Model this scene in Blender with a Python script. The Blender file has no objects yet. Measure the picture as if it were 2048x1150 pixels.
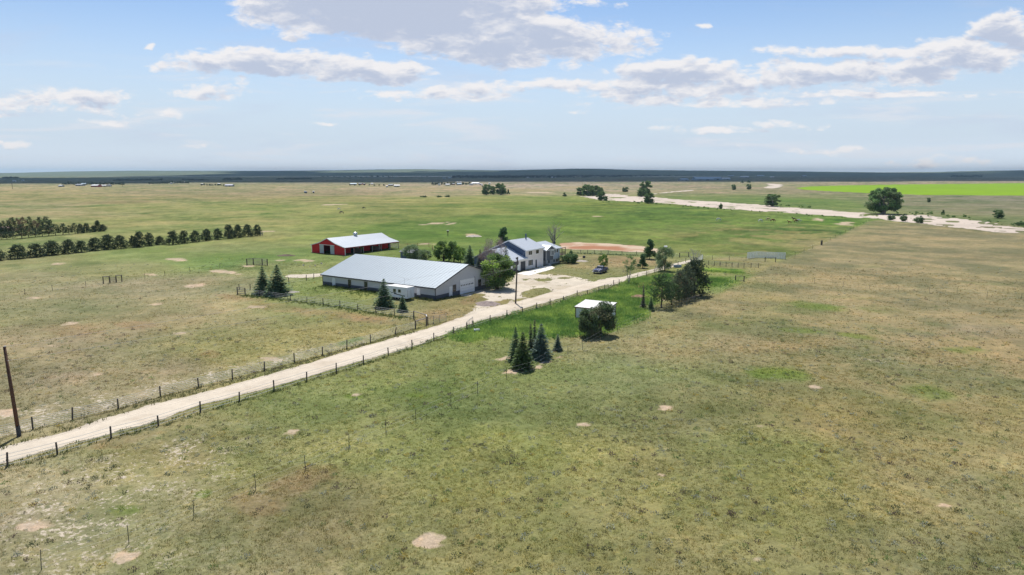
import bpy, math, random
import numpy as np
from math import radians, sin, cos, atan, pi
from mathutils import Vector, Matrix

S = bpy.context.scene
C = S.collection
random.seed(7)
rng = np.random.default_rng(11)

# ------------------------------------------------------------------ camera
CAMH = 26.0
FPX = 1365.0            # focal length in pixels of a 2048 px wide frame
PITCH = atan(228 / FPX)
PC, PS = cos(PITCH), sin(PITCH)
cd = bpy.data.cameras.new('camera')
cam = bpy.data.objects.new('camera', cd)
C.objects.link(cam)
cam.location = (0, 0, CAMH)
cam.rotation_euler = (pi / 2 - PITCH, 0, 0)
cd.sensor_width = 36
cd.lens = FPX / 2048 * 36
cd.clip_start = 0.5
cd.clip_end = 60000
S.camera = cam

# ------------------------------------------------------------------ sun, exposure
SUN_EL, SUN_AZ = radians(62), radians(-9)      # azimuth from +Y, positive to +X
sd = Vector((sin(SUN_AZ) * cos(SUN_EL), cos(SUN_AZ) * cos(SUN_EL), sin(SUN_EL)))
sl = bpy.data.lights.new('sun', 'SUN')
sl.energy = 4.9
sl.angle = radians(0.5)
sl.color = (1, 0.955, 0.89)
so = bpy.data.objects.new('sun', sl)
C.objects.link(so)
so.rotation_euler = sd.to_track_quat('Z', 'Y').to_euler()
so.location = (0, 0, 60)
S.view_settings.view_transform = 'Standard'
S.view_settings.look = 'None'
S.view_settings.gamma = 1
S.view_settings.exposure = EXPOSURE = 0.14
S.render.engine = 'CYCLES'
S.cycles.max_bounces = 6
S.cycles.transparent_max_bounces = 12
S.cycles.volume_bounces = 0


# ------------------------------------------------------------------ pixel <-> ground helpers (surveying the photo)
def ray(px, py):
    x = (px - 1024) / FPX
    z = -(py - 575) / FPX
    return x, PC + z * PS, -PS + z * PC


def P(px, py, z=0.0):
    d = ray(px, py)
    t = (z - CAMH) / d[2]
    return Vector((d[0] * t, d[1] * t, z))


def zof(p, py):
    k = (575 - py) / FPX
    return CAMH + p[1] * (k * PC - PS) / (PC + k * PS)


def ZT(bx, by, ty):
    return zof(P(bx, by), ty)


def along(o, d, px, z=0.0):
    k = (px - 1024) / FPX
    Z = z - CAMH
    return (k * (o[1] * PC - Z * PS) - o[0]) / (d[0] - k * d[1] * PC)


AU = radians(56)
U = Vector((cos(AU), sin(AU), 0))
V = Vector((-sin(AU), cos(AU), 0))


def lin(c):
    c = np.asarray(c, dtype=float) / 255.0
    return np.where(c <= 0.04045, c / 12.92, ((c + 0.055) / 1.055) ** 2.4)


# ------------------------------------------------------------------ world: physical sky with cloud banks
W = bpy.data.worlds.new('World')
S.world = W
W.use_nodes = True
nt = W.node_tree
nt.nodes.clear()


class N:
    """tiny node-graph helper"""
    def __init__(self, nt):
        self.nt = nt

    def new(self, typ, **kw):
        n = self.nt.nodes.new(typ)
        for k, v in kw.items():
            setattr(n, k, v)
        return n

    def link(self, a, b):
        self.nt.links.new(a, b)

    def put(self, sock, v):
        if hasattr(v, 'is_output') or isinstance(v, bpy.types.NodeSocket):
            self.nt.links.new(v, sock)
        else:
            sock.default_value = v

    def m(self, op, a, b=None, c=None, clamp=False):
        n = self.new('ShaderNodeMath', operation=op, use_clamp=clamp)
        self.put(n.inputs[0], a)
        if b is not None: self.put(n.inputs[1], b)
        if c is not None: self.put(n.inputs[2], c)
        return n.outputs[0]

    def vm(self, op, a, b=None, out=0):
        n = self.new('ShaderNodeVectorMath', operation=op)
        self.put(n.inputs[0], a)
        if b is not None: self.put(n.inputs[1], b)
        return n.outputs['Value'] if op in ('DOT_PRODUCT', 'LENGTH') else n.outputs[0]

    def noise(self, vec, scale, detail=4, rough=0.55, dim='3D', out='Fac', dist=0.0):
        n = self.new('ShaderNodeTexNoise', noise_dimensions=dim)
        n.inputs['Scale'].default_value = scale
        n.inputs['Detail'].default_value = detail
        n.inputs['Roughness'].default_value = rough
        n.inputs['Distortion'].default_value = dist
        self.link(vec, n.inputs['Vector'])
        return n.outputs[out]

    def ss(self, x, a, b, lo=0.0, hi=1.0):
        n = self.new('ShaderNodeMapRange', interpolation_type='SMOOTHSTEP')
        self.put(n.inputs[0], x)
        for i, v in enumerate((a, b, lo, hi)):
            self.put(n.inputs[i + 1], v)
        return n.outputs[0]

    def mix(self, f, a, b, blend='MIX'):
        n = self.new('ShaderNodeMix', data_type='RGBA', blend_type=blend)
        n.clamp_factor = True
        self.put(n.inputs[0], f)
        self.put(n.inputs[6], tuple(a) + (1,) if isinstance(a, (tuple, list)) and len(a) == 3 else a)
        self.put(n.inputs[7], tuple(b) + (1,) if isinstance(b, (tuple, list)) and len(b) == 3 else b)
        return n.outputs[2]


# cloud banks, surveyed as (pixel x, pixel y, half width, half height, weight); stored as directions
CLOUDS = [(790, 4, 285, 60, 1.9), (640, -6, 140, 44, 1.2), (1030, 78, 250, 44, 1.25), (1160, 84, 140, 34, .9), (900, 72, 120, 36, .95),
          (520, 124, 185, 22, 1.4), (748, 147, 118, 18, 1.3), (430, 182, 72, 20, 1), (105, 200, 150, 22, .85), (20, 205, 90, 20, .8),
          (292, 230, 55, 9, .75), (215, 246, 45, 8, .65), (1360, 146, 130, 24, 1.3), (1270, 173, 260, 19, .85), (1130, 170, 190, 14, .85),
          (1660, 150, 210, 23, 1.1), (1440, 168, 210, 22, .85), (1700, 104, 190, 13, .9), (1880, 94, 90, 18, .9), (2020, 60, 70, 30, 1.5), (1940, 116, 110, 28, 1.3),
          (1860, 136, 75, 22, 1.1), (1760, 186, 180, 6, .8), (1430, 201, 250, 12, .75), (860, 187, 170, 9, .7), (1010, 176, 110, 13, .75),
          (1420, 262, 130, 8, .55), (1570, 249, 90, 6, .5), (1640, 300, 110, 7, .5), (575, 68, 17, 9, .7), (290, 95, 16, 6, .7),
          (758, 91, 32, 9, .8), (1195, 14, 48, 11, .6), (1415, 50, 20, 7, .7), (495, 13, 12, 7, .6), (640, 248, 40, 4, .45), (430, 287, 60, 5, .45),
          (25, 290, 30, 9, .6), (1150, 214, 80, 7, .5), (1930, 322, 120, 9, .4), (660, 127, 25, 4, .5)]
w = N(nt)
tc = w.new('ShaderNodeTexCoord')
sep = w.new('ShaderNodeSeparateXYZ')
w.link(tc.outputs['Generated'], sep.inputs[0])
ysafe = w.m('MAXIMUM', sep.outputs[1], 0.05)
uu = w.m('DIVIDE', sep.outputs[0], ysafe)
vv = w.m('DIVIDE', sep.outputs[2], ysafe)

g = bpy.data.node_groups.new('cloud_field', 'ShaderNodeTree')
g.interface.new_socket('u', in_out='INPUT', socket_type='NodeSocketFloat')
g.interface.new_socket('v', in_out='INPUT', socket_type='NodeSocketFloat')
g.interface.new_socket('d', in_out='OUTPUT', socket_type='NodeSocketFloat')
G = N(g)
gi, go = G.new('NodeGroupInput'), G.new('NodeGroupOutput')
cv = G.new('ShaderNodeCombineXYZ')
G.link(gi.outputs[0], cv.inputs[0])
G.link(gi.outputs[1], cv.inputs[1])
st = G.vm('MULTIPLY', cv.outputs[0], (1, 2.3, 1))
nz = G.noise(st, 9, 3, .6, '2D', 'Color')
off = G.vm('MULTIPLY', G.vm('SUBTRACT', nz, (.5, .5, .5)), (.10, .03, 0))
wp = G.vm('ADD', cv.outputs[0], off)
field = None
for cx, cy, rx, ry, wt in CLOUDS:
    a = ray(cx, cy)
    dx = [q / a[1] for q in a]
    ru = rx * 1.28 / FPX / a[1]
    rv = ry * 1.42 / FPX / a[1] * 1.0
    q = G.vm('MULTIPLY', G.vm('SUBTRACT', wp, (dx[0], dx[2], 0)), (1 / ru, 1 / rv, 0))
    r = G.m('MULTIPLY_ADD', G.vm('DOT_PRODUCT', q, q), -wt, wt)
    field = r if field is None else G.m('MAXIMUM', field, r)
det = G.noise(st, 13, 9, .56, '2D')
vor = G.new('ShaderNodeTexVoronoi', voronoi_dimensions='2D', feature='F1')
vor.inputs['Scale'].default_value = 26
vor.inputs['Detail'].default_value = 3
vor.inputs['Roughness'].default_value = .6
G.link(G.vm('ADD', st, G.vm('MULTIPLY', G.noise(st, 30, 3, .6, '2D', 'Color'), (.03, .03, 0))), vor.inputs['Vector'])
bil = G.m('MULTIPLY_ADD', vor.outputs['Distance'], -.55, .38)
det = G.m('ADD', G.m('MULTIPLY_ADD', G.m('SUBTRACT', det, .5), 1.6, field), bil)
G.link(det, go.inputs[0])


def cloud(u, v):
    n = w.new('ShaderNodeGroup')
    n.node_tree = g
    w.put(n.inputs[0], u)
    w.put(n.inputs[1], v)
    return n.outputs[0]


d0 = cloud(uu, vv)
d1 = cloud(uu, w.m('ADD', vv, .009))
dens = w.ss(d0, .02, .66)
cvn = w.new('ShaderNodeCombineXYZ')
w.link(uu, cvn.inputs[0])
w.link(w.m('MULTIPLY', vv, 2.8), cvn.inputs[1])
puff = w.m('MULTIPLY', w.m('SUBTRACT', w.noise(cvn.outputs[0], 21, 7, .58, '2D', dist=.5), .5), 1.8)
up = w.ss(w.m('ADD', d1, puff), .05, 1.3)
# general thin broken cloud for every other direction, and faint veils low in the sky
cv2 = w.new('ShaderNodeCombineXYZ')
w.link(uu, cv2.inputs[0])
w.link(w.m('MULTIPLY', vv, 6.0), cv2.inputs[1])
veil = w.ss(w.noise(cv2.outputs[0], 3.2, 6, .6, '2D'), .5, .8, 0, .5)
sky = w.new('ShaderNodeTexSky', sky_type='NISHITA', sun_disc=False)
sky.sun_elevation = SUN_EL
sky.sun_rotation = SUN_AZ
sky.altitude = 1700
sky.air_density = 1.0
sky.dust_density = 0.6
sky.ozone_density = 1.6
# pale moisture band near the horizon
el = sep.outputs[2]
hz = w.ss(el, .235, .03)
base = sky.outputs[0]
band = w.mix(w.m('MULTIPLY', hz, .95), base, (4.75, 5.5, 6.35))
band = w.mix(w.ss(el, .05, .0), band, (5.9, 6.6, 7.4))
front = w.ss(sep.outputs[1], .1, .3)
band = w.mix(w.m('MULTIPLY', veil, w.m('MULTIPLY', front, .7)), band, (4.3, 4.8, 6.0))
cv3 = w.new('ShaderNodeCombineXYZ')
w.link(uu, cv3.inputs[0])
w.link(w.m('MULTIPLY', vv, 9.0), cv3.inputs[1])
wisp = w.m('MULTIPLY', w.ss(w.noise(cv3.outputs[0], 4.6, 8, .62, '2D', dist=.3), .50, .70), w.m('MULTIPLY', w.ss(el, .16, .09), w.ss(el, .0, .03)))
band = w.mix(w.m('MULTIPLY', wisp, w.m('MULTIPLY', front, .55)), band, (6.0, 6.1, 6.5))
lit = w.mix(up, (6.9, 6.75, 6.8), (3.95, 4.4, 5.45))
col = w.mix(w.m('MULTIPLY', w.m('MULTIPLY', dens, front), .96), band, lit)
bg = w.new('ShaderNodeBackground')
w.link(col, bg.inputs[0])
bg.inputs[1].default_value = 0.12
wo = w.new('ShaderNodeOutputWorld')
w.link(bg.outputs[0], wo.inputs[0])


# ------------------------------------------------------------------ helpers: tags, meshes, materials
def tag(o, label=None, cat=None, group=None, kind=None):
    if label: o['label'] = label
    if cat: o['category'] = cat
    if group: o['group'] = group
    if kind: o['kind'] = kind
    return o


def link(name, data, parent=None, loc=None):
    o = bpy.data.objects.new(name, data)
    C.objects.link(o)
    if parent is not None: o.parent = parent
    if loc is not None: o.location = loc
    return o


def thing(name, label, cat, loc=(0, 0, 0), rz=0.0, group=None, scale=None):
    o = link(name, None, None, loc)
    o.rotation_euler = (0, 0, rz)
    if scale is not None: o.scale = scale
    o.empty_display_size = 0.5
    return tag(o, label, cat, group)


def npmesh(name, v, f, mat, cols=None, attrs=None, smooth=False):
    """v (n,3), f (m,k) with constant k"""
    me = bpy.data.meshes.new(name)
    v = np.ascontiguousarray(v, dtype=np.float32)
    f = np.ascontiguousarray(f, dtype=np.int32)
    k = f.shape[1]
    me.vertices.add(len(v))
    me.vertices.foreach_set('co', v.ravel())
    me.loops.add(f.size)
    me.loops.foreach_set('vertex_index', f.ravel())
    me.polygons.add(len(f))
    me.polygons.foreach_set('loop_start', np.arange(0, f.size, k, dtype=np.int32))
    me.polygons.foreach_set('loop_total', np.full(len(f), k, dtype=np.int32))
    if smooth: me.polygons.foreach_set('use_smooth', np.ones(len(f), dtype=bool))
    me.update()
    if cols is not None:
        a = me.attributes.new('col', 'FLOAT_COLOR', 'POINT')
        c4 = np.ones((len(v), 4), dtype=np.float32)
        c4[:, :3] = cols
        a.data.foreach_set('color', c4.ravel())
    for n, arr in (attrs or {}).items():
        a = me.attributes.new(n, 'FLOAT', 'POINT')
        a.data.foreach_set('value', np.ascontiguousarray(arr, dtype=np.float32))
    me.materials.append(mat)
    return me


def newmat(name):
    m = bpy.data.materials.new(name)
    m.use_nodes = True
    n = m.node_tree
    b = n.nodes['Principled BSDF']
    return m, N(n), b


def mat(name, rgb, rough=.7, metal=0.0, var=.12, scale=3.0, bump=0.0, spec=.35, coords='Object'):
    """plain surface with slight weathering in its own colour"""
    m, G, b = newmat(name)
    tcn = G.new('ShaderNodeTexCoord')
    nz = G.noise(tcn.outputs[coords], scale, 5, .6)
    c = G.mix(nz, tuple(max(0, x * (1 - var)) for x in rgb), tuple(min(1, x * (1 + var)) for x in rgb))
    G.link(c, b.inputs['Base Color'])
    b.inputs['Roughness'].default_value = rough
    b.inputs['Metallic'].default_value = metal
    b.inputs['Specular IOR Level'].default_value = spec
    if bump:
        bn = G.new('ShaderNodeBump')
        bn.inputs['Strength'].default_value = bump
        bn.inputs['Distance'].default_value = .05
        G.link(nz, bn.inputs['Height'])
        G.link(bn.outputs[0], b.inputs['Normal'])
    return m


def siding(name, rgb, pitch=.2, rough=.6, vertical=False, var=.06, depth=.02):
    """lap siding (horizontal boards) or ribbed sheet (vertical), relief by bump"""
    m, G, b = newmat(name)
    tcn = G.new('ShaderNodeTexCoord')
    sp = G.new('ShaderNodeSeparateXYZ')
    G.link(tcn.outputs['Object'], sp.inputs[0])
    axis = G.m('ADD', sp.outputs[0], sp.outputs[1]) if vertical else sp.outputs[2]
    fr = G.m('FRACT', G.m('DIVIDE', axis, pitch))
    hgt = G.ss(fr, 0.0, .16) if not vertical else G.m('ABSOLUTE', G.m('SUBTRACT', fr, .5))
    nz = G.noise(tcn.outputs['Object'], 1.3, 5, .6)
    c = G.mix(nz, tuple(x * (1 - var) for x in rgb), tuple(min(1, x * (1 + var)) for x in rgb))
    G.link(c, b.inputs['Base Color'])
    b.inputs['Roughness'].default_value = rough
    b.inputs['Specular IOR Level'].default_value = .3
    bn = G.new('ShaderNodeBump')
    bn.inputs['Strength'].default_value = .8
    bn.inputs['Distance'].default_value = depth
    G.link(hgt, bn.inputs['Height'])
    G.link(bn.outputs[0], b.inputs['Normal'])
    return m


class MB:
    """collects shapes, builds one mesh object"""
    def __init__(self):
        self.v, self.f = [], []

    def add(self, vs, fs):
        o = len(self.v)
        self.v += [tuple(p) for p in vs]
        self.f += [tuple(i + o for i in q) for q in fs]
        return self

    def box(self, x0, x1, y0, y1, z0, z1):
        return self.add([(x0, y0, z0), (x1, y0, z0), (x1, y1, z0), (x0, y1, z0), (x0, y0, z1), (x1, y0, z1), (x1, y1, z1), (x0, y1, z1)],
                        [(0, 3, 2, 1), (4, 5, 6, 7), (0, 1, 5, 4), (1, 2, 6, 5), (2, 3, 7, 6), (3, 0, 4, 7)])

    def poly(self, pts):
        return self.add(pts, [tuple(range(len(pts)))])

    def slab(self, pts, n, t):
        """flat polygon pushed along n by t"""
        n = Vector(n) * t
        a = [Vector(p) for p in pts]
        k = len(a)
        return self.add(a + [p + n for p in a], [tuple(range(k))[::-1], tuple(range(k, 2 * k))] +
                        [(i, (i + 1) % k, k + (i + 1) % k, k + i) for i in range(k)])

    def tube(self, pts, rad, n=6, cap=True):
        pts = [Vector(p) for p in pts]
        if not isinstance(rad, (list, tuple)): rad = [rad] * len(pts)
        rings = []
        for i, p in enumerate(pts):
            d = (pts[min(i + 1, len(pts) - 1)] - pts[max(i - 1, 0)]).normalized()
            a = d.cross(Vector((0, 0, 1)) if abs(d.z) < .9 else Vector((1, 0, 0))).normalized()
            b = d.cross(a)
            rings.append([p + (a * cos(2 * pi * k / n) + b * sin(2 * pi * k / n)) * rad[i] for k in range(n)])
        vs = [q for r in rings for q in r]
        fs = [(i * n + k, i * n + (k + 1) % n, (i + 1) * n + (k + 1) % n, (i + 1) * n + k) for i in range(len(pts) - 1) for k in range(n)]
        if cap: fs += [tuple(range(n))[::-1], tuple(range((len(pts) - 1) * n, len(pts) * n))]
        return self.add(vs, fs)

    def mesh(self, name, m, smooth=False):
        me = bpy.data.meshes.new(name)
        me.from_pydata(self.v, [], self.f)
        me.materials.append(m)
        if smooth:
            for p in me.polygons: p.use_smooth = True
        me.update()
        return me

    def build(self, name, m, parent=None, smooth=False, bevel=0):
        o = link(name, self.mesh(name, m, smooth), parent)
        if bevel:
            b = o.modifiers.new('bevel', 'BEVEL')
            b.width = bevel
            b.segments = 2
            b.limit_method = 'ANGLE'
        return o


# ------------------------------------------------------------------ value noise
def _h(ix, iy, s):
    n = (ix.astype(np.int64) * 374761393 + iy.astype(np.int64) * 668265263 + s * 974711) & 0x7fffffff
    n = ((n ^ (n >> 13)) * 1274126177) & 0x7fffffff
    return ((n ^ (n >> 16)) & 0xffff) / 65535.0


def vnoise(x, y, s=0):
    ix, iy = np.floor(x), np.floor(y)
    fx, fy = x - ix, y - iy
    fx, fy = fx * fx * (3 - 2 * fx), fy * fy * (3 - 2 * fy)
    a, b = _h(ix, iy, s), _h(ix + 1, iy, s)
    c, d = _h(ix, iy + 1, s), _h(ix + 1, iy + 1, s)
    return (a * (1 - fx) + b * fx) * (1 - fy) + (c * (1 - fx) + d * fx) * fy


def fbm(x, y, sc, s=0, o=4, g=.5):
    t, a, n = 0, 1, 0
    for i in range(o):
        t = t + a * vnoise(x / sc + 17.3 * i, y / sc - 9.1 * i, s + i)
        n += a
        a *= g
        sc = sc / 2.07
    return t / n


def sstep(x, a, b):
    t = np.clip((x - a) / (b - a), 0, 1)
    return t * t * (3 - 2 * t)


def pxpoly(pts):
    return np.array([P(a, b)[:2] for a, b in pts])


def ell(cx, cy, rx, ry, rot=0.0, n=18):
    c, s = cos(radians(rot)), sin(radians(rot))
    return [(cx + rx * cos(t) * c - ry * sin(t) * s, cy + rx * cos(t) * s + ry * sin(t) * c) for t in np.linspace(0, 2 * pi, n, endpoint=False)]


def sdf(x, y, poly, pad):
    """signed distance to polygon, positive inside; -pad far outside"""
    out = np.full(x.shape, -float(pad))
    m = (x > poly[:, 0].min() - pad) & (x < poly[:, 0].max() + pad) & (y > poly[:, 1].min() - pad) & (y < poly[:, 1].max() + pad)
    if not m.any(): return out
    X, Y = x[m], y[m]
    d = np.full(X.shape, 1e18)
    ins = np.zeros(X.shape, bool)
    for i in range(len(poly)):
        ax, ay = poly[i]
        bx, by = poly[(i + 1) % len(poly)]
        ex, ey = bx - ax, by - ay
        t = np.clip(((X - ax) * ex + (Y - ay) * ey) / (ex * ex + ey * ey + 1e-12), 0, 1)
        d = np.minimum(d, (X - ax - t * ex) ** 2 + (Y - ay - t * ey) ** 2)
        c = (ay > Y) != (by > Y)
        ins ^= c & (X < ex * (Y - ay) / (ey if ey else 1e-12) + ax)
    d = np.sqrt(d)
    out[m] = np.where(ins, d, -np.minimum(d, pad))
    return out


def zone(x, y, pts, soft, wamp=0.0, wsc=5.0, s=0):
    """soft-edged, noise-warped membership of a surveyed outline (0..1)"""
    pad = soft + wamp + .01
    d = sdf(x, y, pxpoly(pts), pad)
    if wamp:
        k = d > -pad
        if k.any():
            d[k] = d[k] + (fbm(x[k], y[k], wsc, 50 + s, 4) - .5) * 2 * wamp
    return sstep(d, -soft, soft)


# ------------------------------------------------------------------ outlines on the ground (photo pixels)
ROAD_UP = [(-60, 912), (0, 896), (118, 867), (296, 812), (400, 786), (546, 747), (693, 703), (815, 668), (848, 660), (905, 641), (978, 615), (1037, 603), (1100, 585), (1165, 567), (1230, 556)]
ROAD_LO = [(1250, 562), (1217, 568), (1168, 582), (1120, 597), (1046, 617), (980, 635), (900, 664), (839, 689), (742, 717), (644, 745), (546, 773), (400, 812), (296, 847), (207, 872), (0, 928), (-60, 944)]
ROAD = ROAD_UP + ROAD_LO
YARD = [(903, 645), (930, 627), (952, 611), (968, 598), (955, 590), (930, 592), (920, 589), (950, 581), (985, 572), (1012, 566), (1030, 556), (1040, 549), (1105, 545), (1150, 553), (1190, 560), (1225, 557),
        (1255, 553), (1262, 556), (1245, 564), (1190, 577), (1130, 592), (1040, 618), (960, 640)]
ISLES = [(1072, 586, 33, 9, -8), (1000, 607, 26, 5, -14), (1035, 601, 14, 3, -14), (970, 607, 9, 3, 0), (1088, 560, 12, 2.5, 0), (1130, 556, 18, 2, 0), (960, 590, 12, 2.5, 0)]
TRACK = [(1235, 556), (1262, 549), (1300, 540), (1340, 529), (1372, 522), (1392, 517), (1396, 519), (1375, 526), (1345, 534), (1305, 545), (1262, 558), (1240, 563)]
TRACKMID = [(1262, 553.5), (1300, 543), (1340, 532), (1375, 523.5), (1375, 524.3), (1345, 532.2), (1305, 543.4), (1262, 554.8)]
BACKTRACK = [(565, 553), (580, 549.5), (612, 549), (650, 547), (690, 541), (690, 545), (650, 552), (615, 556), (578, 556)]
RIVER = [(1165, 393), (1190, 391.5), (1203, 388.5), (1230, 387.5), (1262, 391), (1300, 392), (1322, 396), (1380, 401), (1420, 403), (1500, 408), (1600, 416), (1700, 424), (1750, 427), (1800, 430), (1850, 430), (1880, 435), (1935, 438),
         (1975, 444), (2010, 452), (2060, 459), (2120, 467), (2120, 478), (2048, 468), (1980, 463), (1900, 455), (1820, 445.5), (1760, 438), (1700, 435), (1640, 431), (1600, 427.5), (1500, 421.5), (1400, 413.5), (1340, 407), (1290, 404.5), (1230, 402), (1180, 397)]
RIVERISLES = [(1235, 395.3, 18, 1.1, 0), (1265, 391.8, 14, .8, 0), (1340, 404.5, 12, .8, 3), (1382, 404.5, 10, .7, 3), (1905, 444, 14, 1.8, 3), (1850, 443, 22, .9, 3), (1455, 413, 20, .6, 4), (1935, 454, 6, .8, 3), (1525, 417, 30, .6, 4), (1300, 400, 10, .6, 0)]
SIDEBAR = [(1300, 388.5), (1330, 384.5), (1368, 381), (1386, 380.2), (1386, 381.6), (1350, 384), (1315, 387.5), (1303, 390)]
FARBAR = [(1535, 367.4), (1566, 369), (1564, 373), (1545, 376.5), (1530, 376), (1540, 372.5)]
CROP = [(1590, 376), (1620, 373), (1700, 370.5), (1800, 369), (1900, 368), (2060, 366), (2160, 365.5), (2160, 393), (2060, 391.5), (1950, 390.5), (1850, 390), (1780, 388), (1720, 385.5), (1650, 382), (1605, 379)]
WEEDS = [(905, 676), (940, 655), (1000, 640), (1075, 617), (1130, 603), (1200, 584), (1250, 567), (1285, 557), (1330, 549), (1345, 556), (1340, 575), (1300, 612), (1290, 632), (1250, 652), (1215, 665), (1165, 668), (1120, 672), (1040, 676), (985, 672), (940, 684)]
WEEDS2 = [(1405, 536), (1450, 537), (1490, 541), (1480, 547), (1400, 543)]
WEEDS3 = [(1395, 560), (1440, 557), (1462, 563), (1440, 572), (1400, 574), (1380, 570)]
REDPIT = [(1262, 575), (1285, 568), (1305, 564), (1330, 566), (1345, 572), (1330, 580), (1290, 579)]
CORRAL = [(1118, 486.5), (1160, 485), (1215, 487), (1260, 491), (1295, 494), (1352, 503), (1335, 506.5), (1300, 505), (1260, 503.5), (1215, 500.5), (1150, 499), (1118, 496)]
CORRALRED = [(1135, 493), (1180, 491), (1240, 493), (1260, 498), (1235, 501), (1180, 498.5), (1140, 497.5)]
PADS = [(857, 1083, 33, 15, -8), (252, 1115, 22, 11, -5), (62, 1052, 34, 11, -6), (12, 826, 24, 7, 0), (543, 717, 22, 4.5, 0), (580, 862, 13, 5, 0), (708, 789, 10, 4, 0), (1027, 743, 17, 4.5, -5), (1068, 737, 13, 3, -20),
        (1100, 722, 22, 2, -22), (1010, 716, 16, 3, -8), (365, 666, 8, 2, 0), (140, 648, 9, 2, 0), (200, 747, 9, 2, 0), (104, 692, 8, 2, 0), (507, 614, 15, 3.2, 0), (312, 609, 8, 2.2, 0), (1330, 898, 6, 2, 0), (1327, 950, 10, 4, 0),
        (1165, 848, 8, 2.5, 0), (1885, 1010, 11, 4, 0), (1330, 815, 9, 3, 0), (1520, 1118, 11, 4, 0), (1522, 852, 9, 3, 0), (1628, 774, 8, 2, 0), (355, 519, 20, 2.4, 2), (108, 528, 9, 1.5, 0), (72, 596, 10, 2, 0), (300, 549, 12, 1.6, 0),
        (385, 571, 24, 3, -4), (560, 521, 12, 1.6, 0), (610, 521, 18, 1.8, 0), (1690, 447, 13, 3, -6), (1640, 440, 9, 2, 20), (945, 471, 12, 2.4, 0), (855, 488, 16, 1.5, 0), (900, 448, 14, 1.5, -8), (870, 447, 30, .8, -6), (450, 545, 28, 3, 8), (495, 532, 14, 1.6, 0),
        (1155, 516, 10, 2, 0), (1330, 600, 22, 2, -12), (1380, 596, 16, 2, -15), (670, 409, 26, .9, -2), (1075, 385, 30, 1.2, 0), (530, 463, 22, 1.2, 0), (1190, 433, 10, 1, 0)]
REDS = [(1225, 516, 40, 5, 0), (1262, 519, 26, 6, 0), (680, 630, 90, 10, 6), (560, 617, 60, 8, 6), (740, 640, 60, 6, 6), (940, 600, 22, 8, -20), (860, 632, 40, 8, -10), (600, 960, 70, 22, -15), (520, 1010, 60, 25, 0), (150, 660, 50, 12, 0), (420, 708, 22, 8, 0), (1235, 520, 30, 8, 0), (900, 643, 20, 4, -20),
        (480, 596, 50, 5, 8), (270, 650, 40, 8, 0), (250, 880, 60, 10, -10), (1880, 385, 60, 2, 0), (230, 405, 80, 2.4, -1)]
STRAWS = [(1185, 531, 55, 8, 0), (1250, 523, 60, 9, 0), (1180, 512, 40, 4, 0), (1740, 760, 150, 25, 12), (1900, 800, 120, 22, 8), (1950, 600, 90, 16, 5), (1700, 640, 120, 14, 0), (1850, 560, 130, 12, 3), (1350, 660, 60, 12, -20), (1460, 590, 40, 7, -10), (1700, 505, 120, 7, 3), (1900, 480, 120, 6, 3), (1560, 545, 60, 8, -5),
          (1860, 455, 110, 3, 5), (1580, 690, 110, 14, -5), (1980, 700, 80, 22, 5), (1380, 700, 50, 10, -15), (1480, 520, 50, 3.5, 2), (1800, 520, 120, 6, 3), (1990, 640, 80, 12, 0), (900, 376, 80, 2.5, -2), (1060, 380, 60, 3, 0), (60, 380, 90, 2, 0), (1170, 375, 70, 3, 0)]
GREENS = [(1860, 785, 60, 16, 8), (1640, 615, 60, 6, 5), (1760, 620, 45, 6, 5), (1550, 598, 50, 6, 5), (1720, 670, 40, 5, 5), (1550, 750, 70, 12, 5), (700, 683, 30, 5, -15), (980, 480, 140, 6, 0), (420, 515, 120, 10, 0),
          (600, 500, 60, 5, 0), (480, 590 - 78, 60, 6, 0), (1000, 450, 160, 8, 0), (300, 500, 80, 5, 0), (740, 575, 60, 8, 10), (1600, 400, 150, 4, 2), (1290, 455, 140, 8, 0), (1980, 580, 60, 3, 0), (1600, 560, 50, 5, 0), (1740, 532, 30, 3, 0), (1100, 415, 90, 5, 0), (1400, 395, 80, 3, 0)]
STRAWFIELD = [(1500, 555), (1530, 540), (1571, 519), (1643, 490), (1700, 461.5), (1738, 442), (1760, 440), (1830, 448), (1900, 457), (1980, 466), (2060, 472), (2300, 490), (2300, 640), (1900, 640), (1600, 600), (1400, 640), (1330, 640), (1440, 590)]
PASTURE = [(1130, 470), (1100, 440), (1150, 405), (1240, 405), (1340, 409), (1420, 417), (1500, 424), (1600, 430), (1700, 437), (1738, 441.5), (1700, 461), (1643, 489), (1571, 518), (1500, 515), (1400, 510), (1360, 500), (1260, 487)]
GREENP = [(1865, 785, 50, 13, 8), (1640, 615, 48, 6, 5), (1765, 617, 40, 6, 5), (1545, 600, 62, 6, 3), (1715, 673, 36, 5, 8), (1600, 662, 45, 5, 3), (1560, 748, 70, 12, 3), (1740, 533, 30, 2.5, 0), (1600, 553, 35, 3, 0), (1980, 568, 50, 3, 2), (1930, 700, 40, 6, 3), (1700, 595, 60, 4, 2), (700, 683, 22, 4, -15), (830, 790, 16, 4, 0), (840, 792, 26, 3, 0), (710, 792, 24, 5, 0), (405, 990, 20, 8, -10), (250, 1020, 30, 8, 0)]
SAND_SPECKLE = [[(-40, 960), (120, 930), (350, 885), (520, 880), (480, 960), (300, 1010), (260, 1150), (-40, 1200)],
                [(-40, 890), (130, 845), (400, 775), (640, 708), (760, 680), (760, 674), (640, 690), (400, 745), (130, 800), (-40, 830)],
                [(1690, 700), (1790, 715), (1850, 740), (1850, 752), (1760, 740), (1680, 715)]]

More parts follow.
